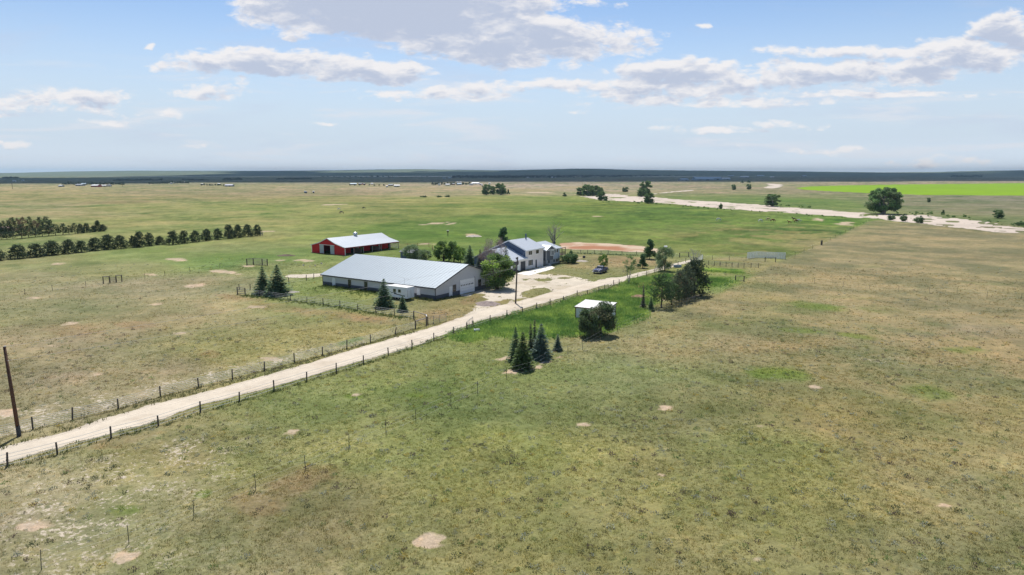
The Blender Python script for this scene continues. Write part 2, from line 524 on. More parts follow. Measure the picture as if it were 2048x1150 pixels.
# colour survey of the open ground: (pixel x, pixel y, sRGB)
SURVEY = [(50, 1130, 150, 145, 110), (400, 1130, 140, 138, 100), (900, 1130, 133, 134, 88), (1400, 1130, 132, 132, 86), (2000, 1130, 137, 134, 95),
          (60, 1000, 158, 150, 120), (300, 1000, 150, 146, 112), (600, 1000, 143, 134, 98), (1000, 1000, 137, 138, 88), (1500, 1000, 135, 136, 88), (2000, 1000, 143, 139, 100),
          (300, 915, 150, 145, 105), (500, 900, 145, 145, 100), (700, 900, 146, 147, 98), (1000, 900, 140, 142, 90), (1500, 900, 140, 140, 92), (1900, 900, 158, 147, 105),
          (60, 780, 158, 148, 116), (300, 740, 155, 147, 112), (650, 810, 143, 147, 95), (1000, 820, 144, 147, 98), (1400, 820, 145, 142, 98), (1700, 820, 157, 146, 100), (2000, 820, 163, 150, 105),
          (100, 700, 152, 144, 108), (500, 690, 153, 150, 100), (820, 750, 146, 150, 95), (950, 720, 142, 147, 92), (1250, 740, 148, 150, 104), (1600, 740, 160, 151, 108), (1900, 740, 168, 152, 112),
          (300, 640, 155, 146, 108), (700, 660, 152, 150, 96), (1300, 690, 156, 152, 108), (1600, 680, 165, 152, 112), (2000, 680, 170, 154, 118), (900, 690, 136, 147, 88),
          (80, 600, 150, 147, 108), (400, 610, 155, 150, 108), (650, 600, 135, 145, 92), (800, 620, 158, 152, 105), (900, 615, 150, 140, 95), (1450, 620, 155, 148, 103), (1800, 620, 165, 152, 112), (2020, 620, 172, 158, 120),
          (50, 560, 150, 150, 106), (250, 575, 150, 147, 110), (420, 570, 162, 155, 118), (620, 580, 142, 152, 90), (720, 585, 145, 152, 88), (1430, 555, 130, 145, 78), (1700, 570, 165, 155, 115), (2000, 570, 174, 160, 122),
          (50, 525, 148, 152, 100), (250, 535, 143, 150, 96), (420, 525, 128, 152, 84), (560, 535, 150, 155, 100), (620, 515, 128, 148, 80), (1150, 530, 140, 142, 95), (1250, 525, 152, 142, 102), (1420, 540, 135, 148, 82), (1530, 525, 145, 148, 92), (1700, 530, 160, 150, 112), (2000, 525, 170, 157, 120),
          (300, 505, 135, 153, 88), (430, 495, 143, 154, 94), (560, 500, 135, 150, 88), (900, 505, 118, 145, 68), (1240, 508, 130, 145, 85), (1400, 505, 132, 147, 80), (1560, 500, 136, 148, 82), (1680, 490, 152, 145, 108), (1900, 500, 162, 150, 113),
          (60, 490, 148, 155, 98), (300, 470, 156, 160, 98), (560, 475, 152, 157, 94), (640, 475, 140, 155, 84), (870, 470, 110, 143, 58), (1000, 465, 116, 146, 62), (1250, 475, 124, 147, 72), (1500, 475, 128, 148, 78), (1660, 465, 132, 147, 82), (1800, 470, 160, 150, 114), (1980, 490, 166, 154, 117),
          (60, 430, 160, 157, 106), (300, 440, 158, 159, 98), (500, 440, 158, 159, 96), (700, 440, 150, 157, 88), (820, 450, 126, 150, 68), (1000, 440, 122, 149, 66), (1250, 440, 118, 147, 66), (1500, 440, 125, 150, 75), (1680, 445, 117, 146, 66), (1850, 455, 160, 152, 114), (2000, 475, 166, 156, 118),
          (60, 412, 160, 156, 108), (350, 412, 156, 158, 96), (650, 418, 150, 157, 90), (900, 420, 145, 157, 82), (1050, 412, 132, 153, 70), (1180, 410, 136, 152, 74), (1350, 418, 122, 148, 70), (1550, 400, 120, 143, 76), (1680, 410, 126, 144, 80), (1850, 410, 137, 138, 104), (2000, 415, 140, 138, 106),
          (60, 395, 167, 158, 108), (350, 395, 162, 153, 105), (650, 398, 158, 154, 98), (850, 400, 160, 160, 96), (1000, 398, 156, 160, 92), (1110, 398, 142, 156, 80), (1450, 393, 138, 146, 92), (1600, 393, 135, 142, 92), (1850, 398, 140, 140, 106), (2030, 400, 146, 142, 116),
          (60, 384, 172, 162, 112), (350, 384, 160, 152, 110), (650, 386, 162, 150, 112), (850, 386, 170, 160, 120), (1090, 386, 165, 160, 118), (1240, 379, 178, 166, 134), (1420, 383, 165, 155, 118), (1540, 382, 155, 148, 112),
          (60, 376, 180, 168, 122), (350, 374, 158, 154, 108), (600, 374, 172, 162, 120), (850, 377, 178, 164, 128), (1100, 372, 182, 168, 142), (1400, 374, 165, 153, 122), (1550, 372, 160, 155, 115), (1800, 366, 168, 156, 124), (2030, 363, 166, 154, 124),
          (350, 366, 150, 148, 112), (700, 365, 150, 146, 114), (1100, 363, 148, 142, 116), (1500, 362, 150, 146, 114), (200, 356, 150, 156, 120), (700, 354, 140, 143, 112), (1200, 354, 138, 141, 110), (1800, 355, 140, 142, 112), (200, 350.5, 155, 162, 126), (1000, 350.5, 138, 144, 116), (1800, 350.5, 138, 144, 116)]
_sv = np.array([(P(a, b).x, P(a, b).y) for a, b, *_ in SURVEY])
_sc = []
for s in SURVEY:       # second reading of the survey: straw field greyer, near field a little lighter
    k = (.875, .91, .90) if s[0] > 1550 and 450 < s[1] < 780 else (1.05, 1.05, 1.03) if s[1] > 890 else (1, 1, 1)
    _sc.append(lin((s[2] * k[0], s[3] * k[1], (s[4] + 2) * k[2])))
_sc = np.array(_sc)
_sa, _sr = np.arctan2(_sv[:, 0], _sv[:, 1]), np.log(np.hypot(_sv[:, 0], _sv[:, 1]))
KALB = 1.50            # photographed radiance of the ground divided by its albedo in this light


def roadmask(x, y):
    r = zone(x, y, ROAD, .45, .5, 2.2, 1)
    return r


def yardmask(x, y):
    r = zone(x, y, YARD, 1.2, 2.2, 5.0, 2)
    for i, e in enumerate(ISLES): r = r * (1 - .95 * zone(x, y, ell(*e), .9, 1.0, 3.0, 20 + i))
    r = r * (1 - .6 * sstep(fbm(x, y, 4.0, 77, 6, .68) + .12 * sstep(x, 18, 30) + .05 * sstep(y, 150, 175), .57, .68))
    t = zone(x, y, TRACK, .4, .3, 2.0, 3) * (1 - .75 * zone(x, y, TRACKMID, .3, .2, 2, 4))
    t2 = zone(x, y, BACKTRACK, .8, .8, 4, 5)
    return np.maximum(r, np.maximum(t, t2 * .9))


def rivermask(x, y):
    r = zone(x, y, RIVER, 3.5, 8, 11, 6) * (1 - .7 * sstep(fbm(x, y, 14, 78, 5, .6), .60, .70))
    for i, e in enumerate(RIVERISLES): r = r * (1 - .9 * zone(x, y, ell(*e), 2, 3, 8.0, 40 + i))
    return np.maximum(np.maximum(r, zone(x, y, SIDEBAR, 3, 4, 15, 7)), zone(x, y, FARBAR, 10, 12, 60, 8))


def corralmask(x, y):
    return zone(x, y, CORRAL, 1.5, 2.0, 8, 9)


def padmask(x, y):
    r = np.zeros(x.shape)
    for i, e in enumerate(PADS):
        q = P(e[0], e[1])
        dd = math.hypot(q.x, q.y) / 60
        r = np.maximum(r, zone(x, y, ell(*e), .22 * dd, .75 * dd, .9 * dd, 60 + i))
    return r


def cropmask(x, y):
    return zone(x, y, CROP, 4, 1, 20, 10)


def colorfield(x, y):
    """albedo of the open ground, sandy share, weed share"""
    n = len(x)
    az, lr = np.arctan2(x, y), np.log(np.maximum(np.hypot(x, y), 20))
    az = az + (fbm(x, y, 30, 3, 3) - .5) * .05
    lr = lr + (fbm(x, y, 40, 4, 3) - .5) * .06
    col = np.zeros((n, 3))
    for a in range(0, n, 60000):
        A, L = az[a:a + 60000, None], lr[a:a + 60000, None]
        d = ((A - _sa) * 3.2) ** 2 + ((L - _sr) * 2.6) ** 2 + .0016
        w_ = 1 / d ** 2.0
        col[a:a + 60000] = (w_ @ _sc) / w_.sum(1, keepdims=True)
    col = col / KALB * (1 - .12 * sstep(np.hypot(x, y), 140, 260))[:, None]
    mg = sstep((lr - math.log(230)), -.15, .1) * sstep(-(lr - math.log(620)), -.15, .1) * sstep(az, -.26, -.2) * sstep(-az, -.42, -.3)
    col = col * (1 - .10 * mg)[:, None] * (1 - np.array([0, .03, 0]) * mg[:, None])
    dist = np.hypot(x, y)
    # broad drifts of greener, strawy and redder growth
    a1 = fbm(x, y, 26, 5, 5, .6) - .5
    a2 = fbm(x, y, 9, 6, 5, .6) - .5
    a3 = fbm(x, y, 3.2, 7, 4, .6) - .5
    a4 = fbm(x, y, 70, 8, 4, .55) - .5
    fa = (1 + .55 * sstep(dist, 150, 300))
    a1, a2, a3 = a1 * fa, a2 * fa, a3 * fa
    drift = np.stack([1 + .9 * a1 + .7 * a2 + .35 * a3, 1 + .5 * a1 + .55 * a2 + .3 * a3, 1 + .9 * a1 + .8 * a2 + .35 * a3], 1)
    col = col * drift
    gr = np.array([.92, 1.0, .76])
    w_ = sstep(a4 + .5 * a2, .02, .2)[:, None] * .4
    col = col * (1 - w_) + col * gr * w_
    def blend(m, c, k):
        nonlocal col
        m = (m * k)[:, None]
        col = col * (1 - m) + np.asarray(c) * m
    def patches(L, c, k, s):
        for i, e in enumerate(L):
            q = P(e[0], min(e[1], 1200))
            dd = math.hypot(q.x, q.y)
            rr = e[2] / FPX * dd
            m = zone(x, y, ell(*e), rr * .28, rr * .35, max(2.0, rr * .3), s + i)
            blend(m * (.45 + 1.1 * np.clip(a2 + a3 + .5, 0, 1)), c, k)
    patches(REDS, lin((168, 134, 106)) / KALB, .34, 100)
    patches(STRAWS, lin((178, 160, 118)) / KALB, .5, 200)
    patches(GREENS, lin((108, 135, 62)) / KALB, .42, 300)
    # wind-laid straw streaks across the right-hand field
    fld = sstep((x - 20) / np.maximum(dist, 1), .05, .3) * sstep(dist, 70, 110) * sstep(-dist, -430, -330)
    stk = fbm(x + y * .3, y * 1.0, 16, 9, 5, .65)
    m1 = sstep(stk, .5, .62) * fld
    blend(m1, lin((176, 159, 118)) / KALB, .6)
    patches(GREENP, lin((116, 136, 62)) / KALB, .62, 400)
    m2 = sstep(fbm(x, y, 12, 12, 5, .6), .55, .68) * fld
    blend(m2, lin((128, 133, 92)) / KALB, .5)
    # fenced green horse pasture against the grazed straw field
    gp_ = zone(x, y, PASTURE, 1.2, 1.0, 8, 17)
    blend(gp_, None or (lin((118, 142, 68)) / KALB), .0)
    sf = zone(x, y, STRAWFIELD, 1.2, 1.0, 8, 18)
    tone = np.clip((fbm(x + y * .2, y, 13, 19, 6, .66)[:, None] - .5) * 4.0 + .5, 0, 1)
    fc_ = (lin((126, 124, 92)) * (1 - tone) + lin((176, 160, 120)) * tone) / KALB
    mm = (sf * .72)[:, None]
    col = col * (1 - mm) + fc_ * mm
    gk = np.array([.95, 1.0, .76]) * (.92 + .3 * (a2 + a3))[:, None]
    mm = (gp_ * .8)[:, None]
    col = col * (1 - mm) + col * gk * mm
    weed = zone(x, y, WEEDS, 1.6, 2.5, 6, 11)
    weed = np.maximum(weed, zone(x, y, WEEDS2, 1.5, 1.5, 5, 12))
    weed = np.maximum(weed, zone(x, y, WEEDS3, 2, 2, 6, 13))
    vs = np.clip((fbm(x, y, 5, 13, 5, .65)[:, None] - .5) * 2.2 + .5, 0, 1)
    wc = (lin((66, 108, 36)) * (1 - vs) + lin((142, 170, 62)) * vs) / KALB
    m = weed[:, None] * .92
    col = col * (1 - m) + wc * m
    blend(zone(x, y, REDPIT, .8, 1, 3, 14), lin((205, 160, 125)) / KALB, .9)
    blend(padmask(x, y), lin((212, 190, 165)) / KALB, .92)
    bare = np.zeros(n)
    for i, p in enumerate(SAND_SPECKLE): bare = np.maximum(bare, zone(x, y, p, 4 if i != 1 else 1.2, 5 if i != 1 else 1.0, 8, 15 + i) * (1 if i < 2 else .6))
    bare = np.maximum(bare, .16 * sstep(-x / np.maximum(dist, 1), .0, .5) * sstep(-dist, -240, -60))
    return np.clip(col, .01, .8), bare, weed


# ------------------------------------------------------------------ ground sheet on a polar grid that is finest nearby
fine = np.linspace(radians(-43), radians(43), 1050)
coarse = np.linspace(radians(43), radians(317), 46)[1:-1]
TH = np.concatenate([fine, coarse])
pys = np.concatenate([np.arange(1260, 420, -1.5), np.arange(420, 371, -.7)])
rf = CAMH / np.tan(PITCH + np.arctan((pys - 575) / FPX))
rr_ = [rf[-1]]
while rr_[-1] < 6400: rr_.append(rr_[-1] * 1.03)
RR = np.concatenate([[1.5, 8, 16, 23, 28], rf[rf > 30], rr_[1:]])
nt_, nr_ = len(TH), len(RR)
GX = (RR[:, None] * np.sin(TH)[None]).ravel()
GY = (RR[:, None] * np.cos(TH)[None]).ravel()
inview = np.tile(np.arange(nt_) < len(fine), nr_)
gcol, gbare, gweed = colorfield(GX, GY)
gpad = padmask(GX, GY)
groad, gyard, griver, gcorral, gcrop = roadmask(GX, GY), yardmask(GX, GY), rivermask(GX, GY), corralmask(GX, GY), cropmask(GX, GY)
dist = np.hypot(GX, GY)
near = sstep(-dist, -330, -90)
rough_ = (fbm(GX, GY, .9, 31, 3, .7) - .45) * .22 + (fbm(GX, GY, 7, 33, 2) - .5) * .25
GZ = rough_ * near * (1 - np.maximum(np.maximum(groad, gyard), gpad * .85)) + (fbm(GX, GY, .8, 35, 2) - .5) * .03 * near
GZ = GZ + .35 * gweed * fbm(GX, GY, 1.3, 36, 3, .6) * (1 - groad) * (1 - gyard)
GZ[inview == 0] = 0
BERM = (CORRAL, YARD)


def gridfaces(keep=None):
    i = np.arange(nr_ - 1)[:, None] * nt_
    j = np.arange(nt_)[None]
    j2 = (j + 1) % nt_
    f = np.stack([i + j, i + j2, i + nt_ + j2, i + nt_ + j], -1).reshape(-1, 4)
    if keep is not None: f = f[keep[f].any(1)]
    return f


def groundmat(name, kind='grass'):
    m, G, b = newmat(name)
    at = G.new('ShaderNodeAttribute')
    at.attribute_name = 'col'
    ab = G.new('ShaderNodeAttribute')
    ab.attribute_name = 'bare'
    tcn = G.new('ShaderNodeTexCoord')
    co = tcn.outputs['Object']
    n1 = G.noise(co, 1.1, 6, .66)
    n2 = G.noise(co, 4.2, 5, .68)
    n3 = G.noise(co, .33, 5, .6)
    n4 = G.noise(co, .045, 5, .6)
    n5 = G.noise(co, .13, 6, .68)
    c = at.outputs['Color']
    if kind == 'grass':
        v = G.m('ADD', G.m('MULTIPLY', n1, .7), G.m('MULTIPLY', n2, 1.2))
        v = G.m('ADD', G.m('SUBTRACT', v, .95), 1.0)
        v = G.m('MULTIPLY', v, G.m('MULTIPLY_ADD', n3, .55, .73))
        c = G.mix(1.0, c, G.vm('MULTIPLY', (1, 1, 1), G_vec(G, v)), 'MULTIPLY')
        # dry stems and greener clumps
        c = G.mix(G.ss(G.noise(co, .8, 5, .7), .54, .68, 0, .5), c, G.mix(1.0, c, (1.40, 1.22, 1.02), 'MULTIPLY'))
        c = G.mix(G.ss(G.noise(co, .6, 5, .7, dist=.4), .52, .66, 0, .7), c, G.mix(1.0, c, (.78, .84, .68), 'MULTIPLY'))
        c = G.mix(G.ss(n5, .50, .60, 0, .55), c, G.mix(1.0, c, (.83, .85, .74), 'MULTIPLY'))
        c = G.mix(G.ss(n5, .49, .40, 0, .5), c, G.mix(1.0, c, (1.22, 1.12, 1.08), 'MULTIPLY'))
        c = G.mix(G.ss(n4, .5, .62, 0, .35), c, G.mix(1.0, c, (1.15, 1.02, .95), 'MULTIPLY'))
        vo = G.new('ShaderNodeTexVoronoi')
        vo.inputs['Scale'].default_value = .75
        vo.inputs['Randomness'].default_value = 1
        G.link(G.vm('ADD', co, G.vm('MULTIPLY', G.noise(co, 2.2, 3, .6, out='Color'), (.7, .7, 0))), vo.inputs['Vector'])
        spot = G.m('MULTIPLY', G.ss(vo.outputs['Distance'], .34, .16), G.ss(n3, .44, .6))
        c = G.mix(G.m('MULTIPLY', spot, .5), c, G.mix(1.0, c, (.5, .6, .62), 'MULTIPLY'))
        # bare sandy crumbs between the plants
        sp = G.m('MULTIPLY', G.ss(G.m('ADD', G.noise(co, 2.3, 8, .74), G.m('MULTIPLY', G.m('SUBTRACT', n3, .5), .5)), .54, .62), ab.outputs['Fac'])
        c = G.mix(G.m('MULTIPLY', sp, 1.0, clamp=True), c, (.50, .43, .34))
    elif kind == 'sand':
        v = G.m('MULTIPLY_ADD', n1, .35, .83)
        v = G.m('MULTIPLY', v, G.m('MULTIPLY_ADD', n2, .25, .875))
        c = G.mix(1.0, c, G_vec(G, v), 'MULTIPLY')
    elif kind == 'crop':
        v = G.m('MULTIPLY_ADD', n4, .35, .82)
        c = G.mix(1.0, c, G_vec(G, v), 'MULTIPLY')
    G.link(c, b.inputs['Base Color'])
    b.inputs['Roughness'].default_value = .95
    b.inputs['Specular IOR Level'].default_value = .1
    bn = G.new('ShaderNodeBump')
    bn.inputs['Strength'].default_value = .75 if kind == 'grass' else .35
    bn.inputs['Distance'].default_value = .16 if kind == 'grass' else .04
    G.link(G.m('ADD', n1, G.m('MULTIPLY', n2, .6)), bn.inputs['Height'])
    G.link(bn.outputs[0], b.inputs['Normal'])
    if kind != 'grass' or name != 'prairie':
        am = G.new('ShaderNodeAttribute')
        am.attribute_name = 'mask'
        e = G.m('ADD', am.outputs['Fac'], G.m('MULTIPLY', G.m('SUBTRACT', G.noise(co, 2.6, 5, .7), .5), .9))
        al = G.ss(e, .42, .58)
        G.link(al, b.inputs['Alpha'])
    return m


def G_vec(G, v):
    c = G.new('ShaderNodeCombineXYZ')
    for i in range(3): G.link(v, c.inputs[i])
    return c.outputs[0]


GV = np.stack([GX, GY, GZ], 1)
# close the small hole under the camera with the first ring as one fan
gf = gridfaces()
M_PRAIRIE = groundmat('prairie', 'grass')
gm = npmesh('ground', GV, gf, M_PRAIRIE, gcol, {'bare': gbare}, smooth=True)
tag(link('ground', gm), kind='structure')


def sheet(name, mask, dz, colfn, kind, thr=.02):
    keep = mask > thr
    f = gridfaces(keep)
    idx, inv = np.unique(f, return_inverse=True)
    v = GV[idx].copy()
    v[:, 2] += dz
    me = npmesh(name, v, inv.reshape(f.shape), groundmat(name + '_surface', kind), colfn(v[:, 0], v[:, 1]), {'mask': mask[idx], 'bare': np.zeros(len(idx))}, smooth=True)
    return tag(link(name, me), kind='structure')


def roadcol(x, y):
    c = np.tile(lin((238, 224, 203)) / KALB, (len(x), 1))
    up, lo = pxpoly(ROAD_UP), pxpoly(ROAD_LO[::-1])
    # wheel tracks: worn paler bands along the road
    mid = (up[:, None] * 0 + up[:, None]).reshape(-1, 2)
    dd = sdf(x, y, pxpoly(ROAD), 6)
    edge = sstep(dd, 0, 1.2)
    rut = np.exp(-((dd - .9) / .3) ** 2)
    crown = sstep(dd, 1.5, 2.1) * sstep(fbm(x, y, 3, 98, 4, .6), .42, .6)
    k = .86 + .12 * edge + .05 * rut - .07 * crown + (fbm(x, y, 2.5, 91, 4, .6) - .5) * .22
    c = c * k[:, None]
    dark = sstep(fbm(x, y, 5, 92, 4, .6), .56, .72)[:, None] * .25
    return c * (1 - dark) + lin((190, 168, 140)) / KALB * dark


def yardcol(x, y):
    c = np.tile(lin((240, 227, 206)) / KALB, (len(x), 1)) * (.88 + (fbm(x, y, 3, 93, 5, .65) - .5) * .4)[:, None]
    d = sstep(fbm(x, y, 6, 94, 5, .6), .52, .7)[:, None] * .35
    return c * (1 - d) + lin((176, 158, 122)) / KALB * d


def rivercol(x, y):
    return np.tile(lin((232, 216, 200)) / KALB, (len(x), 1)) * (.95 + (fbm(x, y, 25, 95, 5, .6) - .5) * .35)[:, None]


def corralcol(x, y):
    r = np.maximum(zone(x, y, CORRALRED, 2, 3, 8, 16), .6 * sstep(fbm(x, y, 9, 96, 4, .6), .5, .66))[:, None]
    return (lin((220, 196, 170)) * (1 - r) + lin((186, 134, 102)) * r) / KALB


def cropcol(x, y):
    # centre-pivot circle, faint mowing rings
    q = (fbm(x, y, 60, 97, 4) - .5)[:, None]
    return np.tile(lin((142, 180, 20)) / KALB, (len(x), 1)) * (1 + .25 * q)


# the road keeps two paler wheel tracks and a faint grassy crown
sheet('dirt_road', groad, .024, roadcol, 'sand')
sheet('gravel_yard', gyard * (1 - groad * .0), .012, yardcol, 'sand')
sheet('river_bed', griver, .05, rivercol, 'sand')
sheet('corral_dirt', gcorral, .02, corralcol, 'sand')
sheet('crop_field', gcrop, .05, cropcol, 'crop')

# ------------------------------------------------------------------ low hills closing the horizon
hx = [(-400, 346), (0, 346.3), (60, 346), (130, 344.5), (200, 343.3), (300, 342.3), (430, 342), (560, 342), (680, 341), (760, 339.4), (840, 338.8), (900, 340), (1000, 341), (1080, 339.6), (1150, 338.2), (1200, 338.6), (1260, 340.4),
      (1400, 341.8), (1600, 343.5), (1750, 345), (1850, 344.4), (1950, 342.6), (2048, 341.6), (2500, 342)]
ta = np.array([math.atan((a - 1024) / FPX / 1.0 / (PC)) for a, b in hx])
ty = np.array([(347 - b) / FPX for a, b in hx])
hth = np.linspace(radians(-180), radians(180), 1081)
hr = np.array([6300, 6800, 7500, 8300, 9200, 10200, 11200, 12200, 13000, 14000, 15500])
HT = np.interp(hth, ta, ty, left=ty[0], right=ty[-1])
hv, hc = [], []
for k, r in enumerate(hr):
    fr = (r - 6300) / (13000 - 6300)
    x, y = r * np.sin(hth), r * np.cos(hth)
    top = (HT * 13000 + CAMH)
    z = top * sstep(np.full_like(hth, fr), -.1, 1.0) - .6 * (k == 0) + (fbm(x, y, 1500, 41, 4) - .5) * 22 * min(1, fr * 2) * (1 - sstep(np.array([fr]), .8, 1)[0])
    if k >= 9: z = top - (k - 8) * 22
    hv.append(np.stack([x, y, np.maximum(z, -.6)], 1))
    t = fbm(x, y, 900, 42, 5, .6)[:, None]
    cc = (lin((138, 150, 124)) * t + lin((108, 124, 108)) * (1 - t)) / KALB
    hc.append(cc)
nh = len(hth)
hv, hc = np.concatenate(hv), np.concatenate(hc)
i = np.arange(len(hr) - 1)[:, None] * nh
j = np.arange(nh - 1)[None]
hf = np.stack([i + j, i + j + 1, i + nh + j + 1, i + nh + j], -1).reshape(-1, 4)
tag(link('hills', npmesh('hills', hv, hf, M_PRAIRIE, hc, {'bare': np.zeros(len(hv))}, smooth=True)), kind='structure')


# ------------------------------------------------------------------ materials for built things
def leafmat(name, trans=.22, rough=.65):
    m, G, b = newmat(name)
    at = G.new('ShaderNodeAttribute')
    at.attribute_name = 'col'
    G.link(at.outputs['Color'], b.inputs['Base Color'])
    b.inputs['Roughness'].default_value = rough
    b.inputs['Specular IOR Level'].default_value = .2
    tr = G.new('ShaderNodeBsdfTranslucent')
    G.link(at.outputs['Color'], tr.inputs[0])
    mx = G.new('ShaderNodeMixShader')
    mx.inputs[0].default_value = trans
    G.link(b.outputs[0], mx.inputs[1])
    G.link(tr.outputs[0], mx.inputs[2])
    out = [n for n in m.node_tree.nodes if n.type == 'OUTPUT_MATERIAL'][0]
    G.link(mx.outputs[0], out.inputs[0])
    return m


M = {}
M['leaf'] = leafmat('foliage', .4)
M['needle'] = leafmat('needles', .32)
M['grassblade'] = leafmat('grass_blades', .5)
M['bark'] = mat('bark', (.13, .095, .07), .9, scale=6, var=.35)
M['greybark'] = mat('weathered_bark', (.34, .31, .28), .9, scale=6, var=.3)
M['palebark'] = mat('bleached_bark', (.52, .49, .45), .9, scale=6, var=.2)
M['drytwig'] = leafmat('dry_twigs', .05)
M['twig'] = mat('bare_twigs', (.20, .15, .145), .9, scale=6, var=.3)
M['polewood'] = mat('creosoted_pole', (.105, .055, .036), .85, scale=4, var=.3)
M['postwood'] = mat('weathered_post', (.10, .085, .075), .9, scale=5, var=.4)
M['railwood'] = mat('grey_rail', (.30, .27, .24), .9, scale=5, var=.3)
M['wire'] = mat('galvanised_wire', (.62, .62, .60), .6, .0)
M['tpost'] = mat('dark_steel_post', (.05, .06, .055), .6, .2)
M['cable'] = mat('power_cable', (.40, .40, .40), .5)
M['redpipe'] = mat('rusty_red_pipe', (.24, .09, .06), .7)
M['whitepipe'] = mat('white_painted_steel', (.86, .88, .88), .45, var=.05)
M['greypipe'] = mat('grey_steel_gate', (.30, .30, .30), .5, .3)
M['roofmetal'] = mat('pale_roof_metal', (.345, .395, .44), .42, .25, var=.05, scale=.6, spec=.5)
M['barnroof'] = mat('white_roof_metal', (.44, .48, .53), .42, .2, var=.04, scale=.6, spec=.5)
M['houseroof'] = mat('house_roof_metal', (.56, .60, .66), .42, .2, var=.05, scale=.8, spec=.5)
M['lightsiding'] = siding('grey_steel_siding', (.56, .56, .58), .30, vertical=True)
M['darksiding'] = siding('charcoal_wainscot', (.085, .095, .12), .30, vertical=True)
M['darktrim'] = mat('charcoal_trim', (.055, .058, .07), .5)
M['redsiding'] = siding('red_barn_siding', (.60, .014, .018), .3, vertical=True, var=.12)
M['redtrim'] = mat('dark_red_trim', (.27, .02, .03), .55)
M['whitetrim'] = mat('white_trim', (.82, .82, .81), .5, var=.04)
M['greydoor'] = siding('grey_sliding_door', (.5, .5, .5), .3, vertical=True)
M['whitedoor'] = mat('white_door_paint', (.84, .84, .85), .45, var=.04)
M['glass'] = mat('window_glass', (.02, .028, .035), .12, .0, var=.2, spec=.8)
M['slate'] = siding('slate_lap_siding', (.085, .125, .20), .2)
M['beige'] = siding('pale_lap_siding', (.80, .74, .71), .2)
M['bluegrey'] = siding('blue_grey_lap_siding', (.54, .60, .68), .2)
M['midgrey'] = siding('mid_grey_siding', (.17, .18, .21), .2)
M['charcoal'] = mat('charcoal_paint', (.045, .05, .062), .5)
M['foundation'] = mat('foundation', (.42, .42, .42), .85)
M['concrete'] = mat('concrete', (.80, .77, .70), .9, scale=1.2, var=.07, bump=.1)
M['timber'] = mat('brown_timber', (.13, .10, .085), .85)
M['shedwall'] = siding('cream_steel_wall', (.82, .78, .72), .25, vertical=True)
M['shedroof'] = mat('white_steel_roof', (.72, .71, .69), .5, var=.03)
M['maroon'] = mat('maroon_trim', (.12, .035, .04), .6)
M['trailer'] = mat('trailer_white', (.80, .82, .86), .35, var=.05, spec=.5)
M['tyre'] = mat('rubber', (.02, .02, .02), .85)
M['rim'] = mat('steel_rim', (.35, .35, .36), .35, .6)
M['truck'] = mat('navy_car_paint', (.018, .035, .13), .35, .0, var=.1, spec=.4)
M['chrome'] = mat('chrome', (.55, .56, .58), .25, .8)
M['lens'] = mat('headlight_lens', (.75, .75, .72), .2, spec=.7)
M['blackplastic'] = mat('black_plastic', (.025, .025, .028), .6)
M['stripe'] = mat('dark_blue_decal', (.035, .05, .085), .45)
M['darkroof'] = mat('grey_shingles', (.20, .21, .23), .85, var=.15)
M['tank'] = mat('blue_grey_tank', (.22, .29, .38), .45)
M['stone'] = mat('pale_rock', (.42, .37, .32), .95, scale=2, var=.25, bump=.5)
M['gravelpile'] = mat('gravel_pile', (.26, .21, .19), .95, scale=3, var=.45, bump=1.0)
M['redsoil'] = mat('red_soil_heap', (.28, .17, .12), .95, scale=3, var=.3, bump=.8)
M['brass'] = mat('galvanised_cupola', (.50, .54, .60), .35, .4)


# ------------------------------------------------------------------ foliage generators
def unit(n, r=rng):
    v = r.normal(size=(n, 3))
    return v / np.linalg.norm(v, axis=1, keepdims=True)


def norm(v):
    return v / (np.linalg.norm(v, axis=1, keepdims=True) + 1e-9)


def leafquads(c, t, s, asp, r, face=None):
    """quads centred on c, long axis t, half length s, half width s*asp"""
    n = len(c)
    q = unit(n, r) if face is None else face
    b = norm(np.cross(t, q))
    s = np.asarray(s).reshape(-1, 1) * np.ones((n, 1))
    a_, b_ = t * s, b * s * asp
    v = np.stack([c - a_, c + b_, c + a_, c - b_], 1).reshape(-1, 3)
    return v, np.arange(4 * n).reshape(n, 4)


LEAFK = 2.0


def leafcols(n, base, r, sv=.28, sh=.08):
    k = 1 + (r.random(n) - .5) * 2 * sv
    h = 1 + (r.random((n, 3)) - .5) * 2 * sh
    return np.clip(np.asarray(base) * LEAFK * k[:, None] * h, .003, .9)


